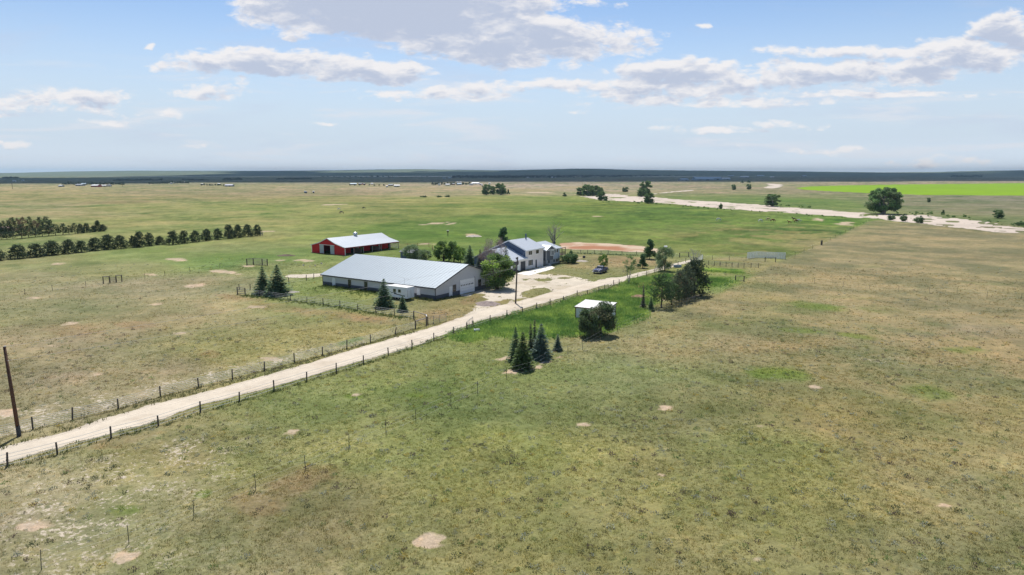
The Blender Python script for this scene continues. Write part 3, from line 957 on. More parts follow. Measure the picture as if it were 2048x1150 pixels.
def crownmesh(name, seed, h, w, base, trunk=.12, blobs=26, leaves=150, ls=.16, shape='round', lumps=.30, m=None, alt=None, altp=.0, asp=.6, gap=0.0):
    """broad-leaved crown: leaf clumps spread through a lobed volume, ragged edge, gaps"""
    r = np.random.default_rng(seed)
    z0 = h * trunk
    vs, fs, cs = [], [], []
    off = 0
    H = h - z0
    for k in range(blobs):
        t = (k + .5) / blobs
        zz = z0 + H * (.08 + .88 * r.random())
        q = (zz - z0) / H
        if shape == 'round': rad = math.sqrt(max(.02, 1 - (2 * q - .95) ** 2))
        elif shape == 'vase': rad = .35 + .65 * min(1, q * 1.6) * math.sqrt(max(.05, 1 - max(0, q - .55) ** 2 * 4))
        elif shape == 'cone': rad = max(.08, 1.05 * (1 - q) ** .75)
        else: rad = .9 * math.sqrt(max(.03, 1 - (2 * q - 1) ** 2)) ** .7
        a = r.random() * 2 * pi
        rho = w / 2 * rad * (.25 + .62 * math.sqrt(r.random()))
        c = np.array([rho * cos(a), rho * sin(a), zz])
        br = w * lumps * (.55 + .6 * r.random()) * (1.1 - .4 * q)
        n = int(leaves * (.6 + .8 * r.random()))
        d = unit(n, r)
        u_ = r.random(n) ** .45
        p = c + d * (u_ * br)[:, None] * np.array([1, 1, .78])
        p[:, 2] = np.maximum(p[:, 2], z0 * .55)
        t_ = norm(d + unit(n, r) * .9)
        v, f = leafquads(p, t_, ls * (.6 + .8 * r.random(n)), asp, r)
        bc = np.asarray(alt if alt is not None and r.random() < altp else base) * (.78 + .5 * r.random())
        vs.append(v)
        fs.append(f + off)
        off += len(v)
        cs.append(np.repeat(leafcols(n, bc, r), 4, 0))
    return npmesh(name, np.concatenate(vs), np.concatenate(fs), m or M['leaf'], np.concatenate(cs))


def trunkmesh(name, seed, h, r0, w=0, limbs=5, m=None, start=.15, up=.6, lean=0.0, multi=1):
    r = random.Random(seed)
    mb = MB()
    for k in range(multi):
        a0 = r.random() * 6.28
        sp = .0 if multi == 1 else .25 * w
        tip = Vector((cos(a0) * sp + lean * h, sin(a0) * sp, h * (.75 + .1 * r.random())))
        o = Vector((cos(a0) * r0 * .8, sin(a0) * r0 * .8, -.15)) if multi > 1 else Vector((0, 0, -.15))
        pts = [o.lerp(tip, t) + Vector((r.uniform(-1, 1), r.uniform(-1, 1), 0)) * r0 * .5 * (t > 0) for t in (0, .12, .3, .55, .8, 1)]
        mb.tube(pts, [r0 * 1.35, r0, r0 * .85, r0 * .6, r0 * .35, r0 * .12], 7)
        for i in range(limbs):
            t = start + (1 - start) * (i + r.random()) / limbs * .8
            p0 = o.lerp(tip, t)
            a = r.random() * 6.28
            L = w * .5 * (1 - .5 * t) * (.6 + .5 * r.random())
            d = Vector((cos(a), sin(a), up))
            p1 = p0 + d * L * .5
            p2 = p0 + d * L + Vector((0, 0, .15 * L))
            mb.tube([p0, p1, p2], [r0 * (.5 - .3 * t), r0 * (.3 - .15 * t), r0 * .06], 5)
    return mb.mesh(name, m or M['bark'], True)


def sprucemesh(name, seed, h, w, base, dens=1.0, thin=0.0, tip=None, droop=.18, m=None):
    """tiered drooping boughs carrying needle sprays"""
    r = np.random.default_rng(seed)
    c, t, s, co, fc = [], [], [], [], []
    z = h * .035
    while z < h * .985:
        q = z / h
        R = w / 2 * ((1 - q) ** .82) * (1 - thin * .55 * sstep(np.array([q]), .0, .5)[0] * (1 if thin else 0)) + .05
        nb = int(max(5, (10 + 6 * (1 - q)) * dens))
        a0 = r.random() * 6.28
        for b in range(nb):
            a = a0 + b * 2 * pi / nb + r.normal() * .18
            L = R * (.72 + .42 * r.random())
            d = np.array([cos(a), sin(a), 0])
            zz = z + r.normal() * h * .008
            ns = int(max(3, L / .11 * (1 - .3 * thin)))
            for k in range(ns):
                u_ = (k + .6) / ns
                lat = (1 - u_) * .30 * L * r.normal() * .8
                p = d * (L * u_) + np.array([-d[1], d[0], 0]) * lat + np.array([0, 0, zz - droop * L * u_ + .28 * L * max(0, u_ - .65) * .8])
                c.append(p)
                dd = d * 1.0 + np.array([-d[1], d[0], 0]) * np.sign(lat) * .7 + np.array([0, 0, -.25 + .2 * r.normal()])
                t.append(dd)
                s.append((.16 + .10 * r.random()) * (.65 + .5 * (1 - q)))
                k_ = (.7 + .6 * r.random()) * (1.12 if u_ > .75 else .92)
                cb = np.asarray(base)
                if tip is not None and q > .62: cb = np.asarray(tip) * (q - .62) / .38 + cb * (1 - (q - .62) / .38)
                co.append(cb * k_)
                fc.append(np.array([0, 0, 1]) + r.normal(size=3) * .55)
        z += h * (.030 + .012 * r.random()) * (1 + .9 * thin)
    # leader
    for k in range(10):
        c.append(np.array([0, 0, h * (.93 + .012 * k * .6)])); t.append(np.array([r.normal() * .3, r.normal() * .3, 1.0])); s.append(.1); co.append(np.asarray(base)); fc.append(r.normal(size=3))
    c, t, fc = np.array(c), norm(np.array(t)), norm(np.array(fc))
    v, f = leafquads(c, t, np.array(s), .42, r, fc)
    return npmesh(name, v, f, m or M['needle'], np.repeat(np.array(co) * LEAFK, 4, 0))


def pinemesh(name, seed, h, w, base, trunk=.1, layers=11, per=26, cone=.6, brown=0.0, open_=0.0, tuft=.34, nn=9):
    """needle tufts at the ends of upswept boughs"""
    r = np.random.default_rng(seed)
    c, t, s, co = [], [], [], []
    z0 = h * trunk
    for k in range(layers):
        q = (k + .4) / layers
        zz = z0 + (h - z0) * q
        prof = (1 - cone) * math.sqrt(max(.05, 1 - (1.75 * q - .72) ** 2)) + cone * (1 - q) ** .7
        R = w / 2 * prof * (.85 + .35 * r.random())
        nb = max(3, int(7 * (.5 + prof)))
        if open_ and r.random() < open_: continue
        for b in range(nb):
            a = r.random() * 2 * pi
            L = R * (.65 + .5 * r.random())
            d = np.array([cos(a), sin(a), 0])
            nt2 = max(3, int(per * (.35 + .65 * prof) / nb * 3))
            brn = r.random() < brown
            for j in range(nt2):
                u_ = .35 + .65 * math.sqrt(r.random())
                p = d * L * u_ + r.normal(size=3) * np.array([.16, .16, .12]) * w * .42 + np.array([0, 0, zz + .16 * L * u_])
                p[2] = max(p[2], z0 * .6 + .05)
                cb = (np.asarray((.13, .085, .06)) if brn else np.asarray(base)) * (.7 + .6 * r.random())
                up = norm((d * .7 + np.array([0, 0, .8]) + r.normal(size=3) * .25)[None])[0]
                for n_ in range(nn):
                    tt = norm((up + unit(1, r)[0] * 1.05)[None])[0]
                    sz = tuft * (.35 + .25 * r.random())
                    c.append(p + tt * sz * .8)
                    t.append(tt)
                    s.append(sz)
                    co.append(cb * (.85 + .3 * r.random()))
    c, t = np.array(c), np.array(t)
    v, f = leafquads(c, t, np.array(s), .26, r)
    return npmesh(name, v, f, M['needle'], np.repeat(np.array(co) * LEAFK, 4, 0))


def bare(name, seed, h, w, m, stems=4, depth=4, r0=.16, up=.75, twiggy=1.0):
    """leafless branching"""
    r = random.Random(seed)
    mb = MB()

    def grow(p, d, L, rad, k):
        q = p + d * L * .5 + Vector((r.gauss(0, .04), r.gauss(0, .04), 0)) * L
        e = q + (d + Vector((r.gauss(0, .12), r.gauss(0, .12), .08))).normalized() * L * .5
        mb.tube([p, q, e], [rad, rad * .8, rad * .6], 5 if k > 1 else 3, cap=False)
        if k == 0: return
        for _ in range(r.choice((2, 3)) if twiggy >= 1 else 2):
            nd = (d * .8 + Vector((r.gauss(0, .5), r.gauss(0, .5), r.gauss(.15, .25)))).normalized()
            grow(p.lerp(e, r.uniform(.55, 1)), nd, L * r.uniform(.5, .8), rad * .55, k - 1)
    for i in range(stems):
        a = 2 * pi * (i + r.random() * .6) / stems
        sp = w / 2 / h * r.uniform(.3, 1)
        grow(Vector((cos(a) * .1, sin(a) * .1, -.1)), Vector((cos(a) * sp, sin(a) * sp, up)).normalized(), h * r.uniform(.38, .5), r0 * r.uniform(.7, 1), depth)
    zz = max(v[2] for v in mb.v)
    k = h / zz
    mb.v = [(x * k, y * k, z * k) for x, y, z in mb.v]
    return mb.mesh(name, m, True)


SIZES = {}


def plant(name, label, cat, px, py, top, trunk, crown, h0, wpx=None, w0=None, rz=None, group=None, crownname='crown'):
    """stand a plant at a surveyed foot point, scaled to its surveyed height and width"""
    p = P(px, py)
    h = zof(p, top)
    if crown:
        if crown.name not in SIZES:
            co = np.empty(len(crown.vertices) * 3, dtype=np.float32)
            crown.vertices.foreach_get('co', co)
            co = co.reshape(-1, 3)
            SIZES[crown.name] = (float(np.percentile(co[:, 2], 99.7)), 2 * float(np.percentile(np.abs(co[:, :2]), 98.5)))
        h0, w0 = SIZES[crown.name]
    sz = h / h0
    sx = sz
    if wpx: sx = wpx / FPX * (p.y * PC + CAMH * PS) / w0
    o = thing(name, label, cat, p, random.random() * 6.28 if rz is None else rz, group, (sx, sx, sz))
    if trunk: link('trunk', trunk, o)
    if crown: link(crownname, crown, o)
    return o


def ordinal(n):
    names = ['', 'first', 'second', 'third', 'fourth', 'fifth', 'sixth', 'seventh', 'eighth', 'ninth', 'tenth', 'eleventh', 'twelfth', 'thirteenth', 'fourteenth', 'fifteenth', 'sixteenth', 'seventeenth',
             'eighteenth', 'nineteenth', 'twentieth', 'twenty-first', 'twenty-second', 'twenty-third', 'twenty-fourth', 'twenty-fifth', 'twenty-sixth', 'twenty-seventh', 'twenty-eighth', 'twenty-ninth', 'thirtieth']
    if n < 31: return names[n]
    tens = {3: 'thirt', 4: 'fort', 5: 'fift', 6: 'sixt'}[n // 10]
    return tens + ('ieth' if n % 10 == 0 else 'y-' + names[n % 10])


GP = (.040, .058, .030)       # pine green
GPD = (.034, .050, .028)
GS = (.078, .118, .062)       # spruce green
GSB = (.082, .115, .088)       # blue spruce
GL = (.085, .135, .042)       # leaf green
GLB = (.13, .19, .045)
GW = (.12, .155, .085)        # willow
GC = (.095, .135, .062)       # cottonwood

pine_c = [pinemesh('pine_crown', 100 + i, 5, 4.4, GP if i % 2 else GPD, trunk=.0, cone=.62 + .12 * (i % 3), layers=12, per=27, nn=6, tuft=.44) for i in range(4)]
pine_t = [trunkmesh('pine_trunk', 100 + i, 5, .14, 3.4, 6) for i in range(2)]
tall_c = [pinemesh('pine_crown', 120 + i, 8, 4.4, GP, trunk=.15, cone=.55, layers=12, per=18, nn=6, tuft=.50, brown=(0, .15, .75)[i]) for i in range(3)]
tall_t = trunkmesh('pine_trunk', 130, 8, .17, 3.4, 7, start=.3)

FRONT = [(-3, 521, 497, 26), (36, 517, 489, 37), (72, 514, 487, 33), (104, 510, 481.5, 33), (137, 507, 479, 27), (163, 504.5, 481, 27), (191, 501, 475, 26), (217, 498.5, 469, 29), (242, 497, 470.5, 24), (266, 495, 471, 16), (280, 494, 463, 21), (299, 491.5, 465.5, 20), (320, 489.5, 472, 18),
         (346, 489, 461.5, 27), (369, 486.5, 461, 20), (391, 484, 461, 20), (413, 481.5, 458, 21), (436, 479, 456.7, 21), (458, 477, 449, 20), (477, 475, 449, 20), (496, 473, 448.5, 19), (515, 471.5, 449, 18)]
nf = len(FRONT)
for i, (x, y, t, w_) in enumerate(FRONT):
    side = 'left' if i < nf / 2 else 'right'
    k = i + 1 if side == 'left' else nf - i
    word = {1: 'outermost pine at the %s end' % side}.get(k, '%s pine from the %s end' % (ordinal(k), side))
    plant('pine_tree', 'bushy dark green pine, ' + word + ' of the long front windbreak', 'tree', x, y, t, pine_t[i % 2], pine_c[i % 4], 5, w_ * 1.06, 4.6, group='pines of the long front windbreak')


def zz(x, y): return x / 7.314, 420 + y / 7.314


BACK = [(20, 432, 330, 90, 1), (100, 428, 320, 90, 0), (190, 422, 310, 100, 0), (320, 415, 210, 140, 1), (420, 405, 245, 110, 1), (520, 395, 265, 110, 0), (620, 385, 235, 110, 0), (715, 378, 220, 120, 1), (815, 370, 205, 110, 0), (922, 362, 195, 120, 0), (1010, 355, 225, 90, 0),
        (1100, 348, 190, 100, 0), (1185, 340, 200, 90, 0), (1270, 332, 192, 110, 0), (1362, 324, 228, 70, 0), (1435, 316, 150, 100, 0), (1512, 310, 208, 100, 0)]
for i, (x, y, t, w_, b) in enumerate(BACK):
    bx, by = zz(x, y)
    side = 'left' if i < len(BACK) / 2 else 'right'
    k = i + 1 if side == 'left' else len(BACK) - i
    plant('pine_tree', ('greyish brown' if b else 'dark green') + ' pine, ' + ordinal(k) + ' from the ' + side + ' end of back windbreak near row', 'tree', bx, by, zz(0, t)[1], tall_t if i < 12 else pine_t[0], tall_c[b] if i < 12 else pine_c[i % 4], 8 if i < 12 else 5, w_ / 7.314 * 1.1, 4.5, group='pines of the back windbreak')
BACK2 = [(5, 385, 170, 80, 0), (60, 380, 155, 90, 0), (135, 372, 145, 90, 0), (200, 368, 105, 100, 1), (275, 360, 118, 90, 2), (350, 352, 102, 100, 2), (445, 345, 95, 90, 0), (520, 340, 148, 100, 2), (600, 332, 102, 110, 0), (690, 325, 95, 110, 0), (745, 318, 140, 80, 0)]
for i, (x, y, t, w_, b) in enumerate(BACK2):
    bx, by = zz(x, y)
    plant('pine_tree', ('dark green', 'greyish brown', 'rusty brown dying')[b] + ' tall pine, ' + ordinal(i + 1) + ' from left in the back windbreak far row', 'tree', bx, by, zz(0, t)[1], tall_t, tall_c[b], 8, w_ / 7.314 * 1.1, 4.5, group='tall pines at the rear of the back windbreak')

# spruces
sp_a = sprucemesh('spruce_crown', 201, 6, 3.9, GS)
sp_b = sprucemesh('spruce_crown', 202, 6, 3.7, GSB)
sp_g = sprucemesh('spruce_crown', 203, 6, 3.9, (.062, .092, .03))
sp_n = sprucemesh('spruce_crown', 204, 6, 1.9, (.06, .08, .052), thin=.35, tip=(.11, .085, .06))
sp_p = sprucemesh('spruce_crown', 205, 4, 1.5, (.07, .065, .055), thin=.6, dens=.7, tip=(.13, .095, .10))
sp_t = trunkmesh('spruce_trunk', 201, 6, .11, .8, 3)
SPR = [('dark green spruce, left one of the pair behind the pole fence', 527, 588, 533, 27, sp_a, 6, 3.9), ('broad dark green spruce, right one of the pair behind the pole fence', 556.5, 591, 530, 37, sp_a, 6, 3.9),
       ('tall dark spruce hiding the front of the white horse trailer', 769, 615, 558, 33, sp_a, 6, 3.9), ('small dark spruce in front of the wheels of the horse trailer', 805.5, 624, 591, 20, sp_a, 6, 3.9),
       ('dark spruce at the left rear of the foreground spruce clump', 1031, 722, 655, 27, sp_a, 6, 3.9), ('mid green bushy spruce standing frontmost in the foreground clump', 1045.5, 737, 665, 38, sp_g, 6, 3.9),
       ('thin sparse spruce with brownish top, left of the two slender ones in the foreground clump', 1061, 710, 648, 15, sp_n, 6, 1.9), ('thinnest tallest spruce with brown tip in the foreground clump', 1069, 708, 640, 15, sp_n, 6, 1.9),
       ('broad bluish spruce at the right of the foreground clump', 1082, 717, 648, 36, sp_b, 6, 3.7), ('little bluish spruce standing alone right of the foreground clump', 1115.5, 702, 669, 17, sp_b, 6, 3.7),
       ('dark pointed spruce behind the ridge of the grey arena', 940, 533, 491, 27, sp_a, 6, 3.9), ('narrow spruce between the pointed spruce and the dead shrubby tree', 960.5, 541, 499, 17, sp_n, 6, 1.9),
       ('bluish spruce against the low house roof', 1012, 549, 493, 24, sp_b, 6, 3.7), ('sparse purplish young spruce in the weeds beside the big pines', 1286, 618, 573, 12, sp_p, 4, 1.5), ('small dark young spruce in the weeds left of the big pines', 1301.5, 622, 593, 13, sp_a, 6, 3.9)]
for lb, x, y, t, w_, cr, h0, w0 in SPR:
    plant('spruce_tree', lb, 'tree', x, y, t, sp_t, cr, h0, w_ * (1.3 if 'pair behind' in lb else 1.12), w0, group='spruces in the foreground clump' if 'foreground clump' in lb else None)

# the big dark pines right of the yard
bigp = [pinemesh('pine_crown', 300, 7.5, 5.6, (.045, .075, .032), trunk=.20, cone=.25, layers=12, per=34, open_=.12, nn=8, tuft=.36),
        pinemesh('pine_crown', 301, 7.5, 6.0, GPD, trunk=.0, cone=.45, layers=15, per=54, nn=8, tuft=.36),
        pinemesh('pine_crown', 302, 7.5, 5.0, (.060, .078, .048), trunk=.04, cone=.3, layers=13, per=36, nn=8, tuft=.34, brown=.1)]
bigt = trunkmesh('pine_trunk', 300, 7.5, .17, 4.5, 9, start=.25)
for lb, x, y, t, w_, k in [('open-crowned dark pine with a bare lower trunk, nearest of the big clump', 1323, 615, 547, 52, 0), ('low spreading dark pine second in the big clump', 1343, 609, 566, 42, 0), ('greyish green pine in the middle of the big clump', 1357, 602, 541, 46, 2),
                           ('grey-green leaning pine behind the middle of the big clump', 1372, 596, 530, 46, 2), ('largest darkest pine at the right end of the big clump', 1389, 590, 518, 56, 1)]:
    plant('pine_tree', lb, 'tree', x, y, t, bigt, bigp[k], 7.5, w_, 5.9, group='big pines right of the yard')

# broad-leaved trees and shrubs
lf = {
    'bush': crownmesh('bush_crown', 401, 4, 4.2, (.075, .105, .05), trunk=.0, blobs=46, leaves=150, ls=.13, shape='oval', lumps=.22, alt=(.095, .10, .055), altp=.25),
    'round': crownmesh('bush_crown', 402, 3, 3.6, (.06, .10, .04), trunk=.02, blobs=30, leaves=120, ls=.13, shape='round', lumps=.24),
    'lime': crownmesh('tree_crown', 403, 6, 5, GLB, trunk=.16, blobs=30, leaves=110, ls=.17, shape='round', lumps=.2, alt=GL, altp=.4),
    'big': crownmesh('tree_crown', 404, 8.5, 7, (.075, .115, .038), trunk=.05, blobs=60, leaves=130, ls=.2, shape='round', lumps=.2, alt=(.15, .21, .05), altp=.35),
    'willow': crownmesh('shrub_crown', 405, 4.5, 5, GW, trunk=.05, blobs=40, leaves=130, ls=.15, shape='round', lumps=.2, asp=.35, alt=(.085, .125, .055), altp=.4),
    'dark': crownmesh('tree_crown', 406, 6, 4.5, (.045, .085, .038), trunk=.05, blobs=40, leaves=120, ls=.16, shape='cone', lumps=.2, alt=(.06, .10, .035), altp=.3),
    'airy': crownmesh('tree_crown', 407, 7, 4.6, (.10, .14, .055), trunk=.42, blobs=24, leaves=60, ls=.13, shape='round', lumps=.17),
    'cotton': crownmesh('tree_crown', 408, 16, 17, (.09, .15, .055), trunk=.06, blobs=120, leaves=120, ls=.42, shape='round', lumps=.12, alt=(.095, .13, .06), altp=.35),
    'cotton2': crownmesh('tree_crown', 409, 12, 11, (.09, .135, .055), trunk=.03, blobs=60, leaves=90, ls=.40, shape='oval', lumps=.15),
    'shrub': crownmesh('shrub_crown', 410, 2, 2.6, (.10, .15, .05), trunk=.0, blobs=12, leaves=50, ls=.16, shape='round', lumps=.28),
}
tt = {'bush': trunkmesh('bush_trunk', 401, 4, .09, 2.4, 6, M['bark'], multi=2), 'lime': trunkmesh('tree_trunk', 403, 6, .14, 4, 6), 'big': trunkmesh('tree_trunk', 404, 8.5, .22, 5, 7, multi=2),
      'willow': trunkmesh('shrub_trunk', 405, 4.5, .09, 4, 5, multi=4), 'airy': trunkmesh('tree_trunk', 407, 7, .13, 4.6, 9, M['greybark'], start=.2, multi=2), 'cotton': trunkmesh('tree_trunk', 408, 16, .5, 13, 9, M['greybark'], start=.1, multi=4),
      'cotton2': trunkmesh('tree_trunk', 409, 12, .35, 8, 7, M['greybark'], multi=2), 'dark': trunkmesh('tree_trunk', 406, 6, .12, 3, 5), 'round': trunkmesh('bush_trunk', 402, 3, .08, 2.5, 5, multi=3), 'shrub': None}
hh = {'bush': (4, 4.3), 'round': (3, 3.7), 'lime': (6, 5), 'big': (8.5, 7), 'willow': (4.5, 5), 'dark': (6, 4.6), 'airy': (7, 4.6), 'cotton': (16, 17), 'cotton2': (12, 11), 'shrub': (2, 2.6)}


def leafy(kind, name, label, x, y, t, w_, group=None, cat='tree'):
    h0, w0 = hh[kind]
    o = plant(name, label, cat, x, y, t, tt[kind], lf[kind], h0, w_, w0, group=group)
    return o


leafy('bush', 'juniper_tree', 'dark olive tree showing its trunk, left of two before the white shed', 1177, 674, 619, 38)
leafy('bush', 'juniper_tree', 'larger dark olive round tree covering the corner of the white shed', 1202, 669.5, 606, 48)
leafy('round', 'round_bush', 'round dark green bush at the deck end of the house', 1138, 526, 503, 33, cat='bush')
leafy('lime', 'young_tree', 'small leafy tree standing right behind the blue pickup', 1207, 537, 509, 19)
leafy('airy', 'young_tree', 'half bare slender tree with forked grey trunk beside the road fence', 1258, 567, 511, 27)
leafy('dark', 'small_tree', 'small round bright green conifer on the lawn right of the forked tree', 1285, 536, 509, 20)
leafy('dark', 'small_tree', 'tall dark green tree at the far fence of the lawn', 1299, 518.5, 479, 25)
leafy('willow', 'willow_tree', 'grey-green willow with a leaning trunk beside the two-track lane', 1330, 541.5, 494, 36)
leafy('willow', 'willow_bush', 'grey-green willow bush behind the small shed, left half', 824, 520, 490, 38, cat='bush')
leafy('willow', 'willow_bush', 'lower grey-green willow bush behind the small shed, right half', 850, 522, 500, 28, cat='bush')
leafy('big', 'leafy_tree', 'leafy green tree behind the arena roof, left of the pair', 886, 523, 482, 34)
leafy('big', 'leafy_tree', 'leafy green tree behind the arena roof, right of the pair', 907, 524, 483, 30)
leafy('lime', 'leafy_tree', 'yellow-green tree next to the pointed spruce behind the arena', 921, 526, 495, 25)
leafy('big', 'shade_tree', 'broad bright green tree between the arena gable and the garage', 995, 578, 509, 64)
leafy('dark', 'shade_tree', 'dark green tree behind the left end of the house', 1007, 506, 455, 30)

br1 = bare('dead_branches', 501, 6, 5.5, M['twig'], stems=6, depth=5, r0=.12, up=.8)
br2 = bare('dead_branches', 502, 9, 6.5, M['greybark'], stems=7, depth=3, r0=.2, up=1.3, twiggy=.5)
br3 = bare('dead_branches', 503, 6, 5, M['palebark'], stems=6, depth=4, r0=.16, up=.8)
tw = crownmesh('twigs', 510, 6, 5.5, (.15, .115, .11), trunk=.1, blobs=46, leaves=70, ls=.16, shape='vase', lumps=.18, asp=.12, m=M['drytwig'], alt=(.20, .17, .15), altp=.4)
plant('dead_tree', 'dead purplish brown tree of dense bare twigs above the green shade tree', 'dead tree', 990, 564, 489, None, br1, 6, 58, 6, crownname='branches')
link('twigs', tw, [q for q in C.objects if q.name.startswith('dead_tree')][-1])
plant('dead_tree', 'low dead brown tree beside the house gable', 'dead tree', 976, 555, 500, None, br1, 6, 46, 6, crownname='branches')
link('twigs', tw, [q for q in C.objects if q.name.startswith('dead_tree')][-1])
plant('dead_tree', 'tall bare many-stemmed grey tree behind the right end of the house', 'dead tree', 1107, 498, 440, None, br2, 9, 38, 6.5, crownname='branches')
plant('dead_tree', 'bleached white dead tree behind the largest pine', 'dead tree', 1389, 538, 494, None, br3, 6, 34, 5.5, crownname='branches')
plant('dead_shrub', 'small bleached dead shrub by the lane fence', 'dead shrub', 1312, 545, 529, None, br3, 6, 9, 5.5, crownname='branches')

# trees along the dry river and on the plain beyond
RT = [('cotton', 'cottonwood_tree', 'largest cottonwood, standing alone on the right bank of the dry river', 1766, 428, 376, 60), ('cotton2', 'cottonwood_tree', 'dark rounded cottonwood standing alone on the far bank, midway along the river', 1544, 413, 388, 29),
      ('cotton2', 'cottonwood_tree', 'leftmost cottonwood of the dense riverside clump', 1162, 391, 375, 19), ('cotton2', 'cottonwood_tree', 'tallest cottonwood in the middle of the riverside clump', 1176, 392, 369, 24), ('cotton2', 'cottonwood_tree', 'cottonwood right of the tallest one in the riverside clump', 1188, 391.5, 371, 22),
      ('cotton2', 'cottonwood_tree', 'cottonwood at the right rear of the riverside clump', 1199, 391, 375, 17), ('cotton2', 'cottonwood_tree', 'cottonwood standing in the sand in front of the riverside clump', 1202, 401, 383, 17), ('cotton2', 'small_tree', 'little tree in the sand right of the riverside clump', 1212, 402, 392, 8),
      ('dark', 'small_tree', 'little round tree left of the riverside clump', 1129, 393.5, 385, 8), ('cotton2', 'small_tree', 'round tree alone on the pale bank beyond the riverside clump', 1251, 384, 374, 12),
      ('cotton2', 'cottonwood_tree', 'tall cottonwood of the pair near the side channel', 1291, 391, 362, 21), ('cotton2', 'cottonwood_tree', 'short bushy cottonwood leaning on the tall one near the side channel', 1284, 393.5, 377, 18), ('cotton2', 'cottonwood_tree', 'cottonwood standing on the near river bank below the pair', 1298, 407, 386, 19),
      ('cotton2', 'small_tree', 'small tree on the plain right of the side channel', 1467, 380, 369, 9), ('cotton2', 'small_tree', 'small tree left of the far sand bar', 1497, 379, 368, 9), ('dark', 'small_tree', 'tiny tree beyond the plain, left of two near the low sheds', 1484.5, 366, 361, 6), ('dark', 'small_tree', 'tiny tree beyond the plain, right of two near the low sheds', 1497.5, 365.5, 360.5, 7),
      ('cotton2', 'small_tree', 'tiny lone tree on the grey plain below the crop field', 1857, 404.5, 395.5, 7), ('cotton2', 'small_tree', 'round tree on the far bank near the right edge', 1996, 436.5, 420, 19), ('dark', 'small_tree', 'small upright tree on the far bank between big cottonwood and right edge', 1886, 428.5, 419.5, 7),
      ('round', 'round_bush', 'green bush on the near bank just right of the big cottonwood', 1783, 440, 429, 15), ('round', 'round_bush', 'dark upright bush on the near bank, second right of the big cottonwood', 1806, 442.5, 429, 13), ('round', 'round_bush', 'grey-green bush on the near bank, third right of the big cottonwood', 1837, 446, 432, 18),
      ('round', 'round_bush', 'low wide bush at the right edge beyond the river', 2040, 451, 442, 20), ('round', 'round_bush', 'small bush on the near bank in midstream of the river', 1441, 418, 406, 7),
      ('cotton2', 'leafy_tree', 'leftmost round tree of the clump alone on the plain', 973, 390, 369, 17), ('cotton2', 'leafy_tree', 'dark tree second in the clump alone on the plain', 986, 389, 372, 14), ('cotton2', 'leafy_tree', 'tallest round tree of the clump alone on the plain', 1001, 389.5, 366.5, 20),
      ('dark', 'small_tree', 'small slim tree, left of two right of the plain clump', 1011, 388.8, 377, 6), ('dark', 'small_tree', 'small slim tree, right of two right of the plain clump', 1016.5, 388.8, 378.5, 6),
      ('round', 'round_bush', 'low dark bush on the plain, leftmost of the scattered four', 849, 394.5, 391, 10), ('round', 'round_bush', 'small bush on the plain beside the leftmost low bush', 842, 394, 391.5, 4), ('round', 'round_bush', 'low dark bush on the plain, third of the scattered four', 879, 394.5, 391, 11), ('round', 'round_bush', 'low dark bush on the plain, rightmost of the scattered four', 894.5, 394, 390, 11)]
for k, nm, lb, x, y, t, w_ in RT:
    leafy(k, nm, lb, x, y, t, w_, cat='bush' if 'bush' in nm else 'tree', group='cottonwoods of the riverside clump' if 'riverside clump' in lb and nm == 'cottonwood_tree' else None)

# low shrubs dotted along the river banks
SH = []
for i in range(46):
    x = random.uniform(1205, 1690)
    t = (x - 1205) / 485
    SH.append((x, np.interp(x, [1205, 1300, 1400, 1500, 1600, 1690], [403.5, 406, 415.5, 423, 429, 434.5]) + random.uniform(-1.2, 1.8), random.uniform(2.2, 5), 'on the near bank'))
for i in range(14):
    x = random.uniform(1530, 1625)
    SH.append((x, np.interp(x, [1530, 1625], [408, 414.5]) + random.uniform(-.5, 2), random.uniform(3, 6), 'on the far bank'))
for i in range(40):
    x = random.uniform(1790, 2060)
    SH.append((x, np.interp(x, [1790, 1850, 1900, 1960, 2060], [427, 430, 434, 441, 455]) + random.uniform(-3.5, 2.5), random.uniform(3, 8), 'on the far bank'))
cnt = {}
for i, (x, y, w_, wh) in enumerate(sorted(SH)):
    cnt[wh] = cnt.get(wh, 0) + 1
    leafy('shrub', 'river_shrub', 'low green shrub ' + wh + ' of the dry river, ' + ordinal(cnt[wh]) + ' from the left', x, y, y - w_ * random.uniform(.45, .8), w_, group='low shrubs ' + wh + ' of the dry river', cat='shrub')


# ------------------------------------------------------------------ building helpers (local frame: x along U, y along V)
def opening(parent, name, x0, x1, z0, z1, face, trim, pane, fw=.09, mull=0, rows=0, proud=.05, at=0.0, pane_name='pane'):
    """framed window or door leaf on a wall; face 'y-' (wall plane y=at) or 'x-' (wall plane x=at)"""
    def bx(mb, a0, a1, c0, c1, d0, d1):
        if face == 'y-': mb.box(a0, a1, at - d1, at - d0, c0, c1)
        else: mb.box(at - d1, at - d0, a0, a1, c0, c1)
    fr = MB()
    bx(fr, x0 - fw, x0, z0 - fw, z1 + fw, 0, proud)
    bx(fr, x1, x1 + fw, z0 - fw, z1 + fw, 0, proud)
    bx(fr, x0, x1, z1, z1 + fw, 0, proud)
    bx(fr, x0, x1, z0 - fw, z0, 0, proud)
    for i in range(mull):
        xm = x0 + (x1 - x0) * (i + 1) / (mull + 1)
        bx(fr, xm - .03, xm + .03, z0, z1, 0, proud * .8)
    for i in range(rows):
        zm = z0 + (z1 - z0) * (i + 1) / (rows + 1)
        bx(fr, x0, x1, zm - .03, zm + .03, 0, proud * .75)
    f = fr.build(name, trim, parent)
    pn = MB()
    bx(pn, x0, x1, z0, z1, 0, proud * .4)
    pn.build(pane_name, pane, f)
    return f


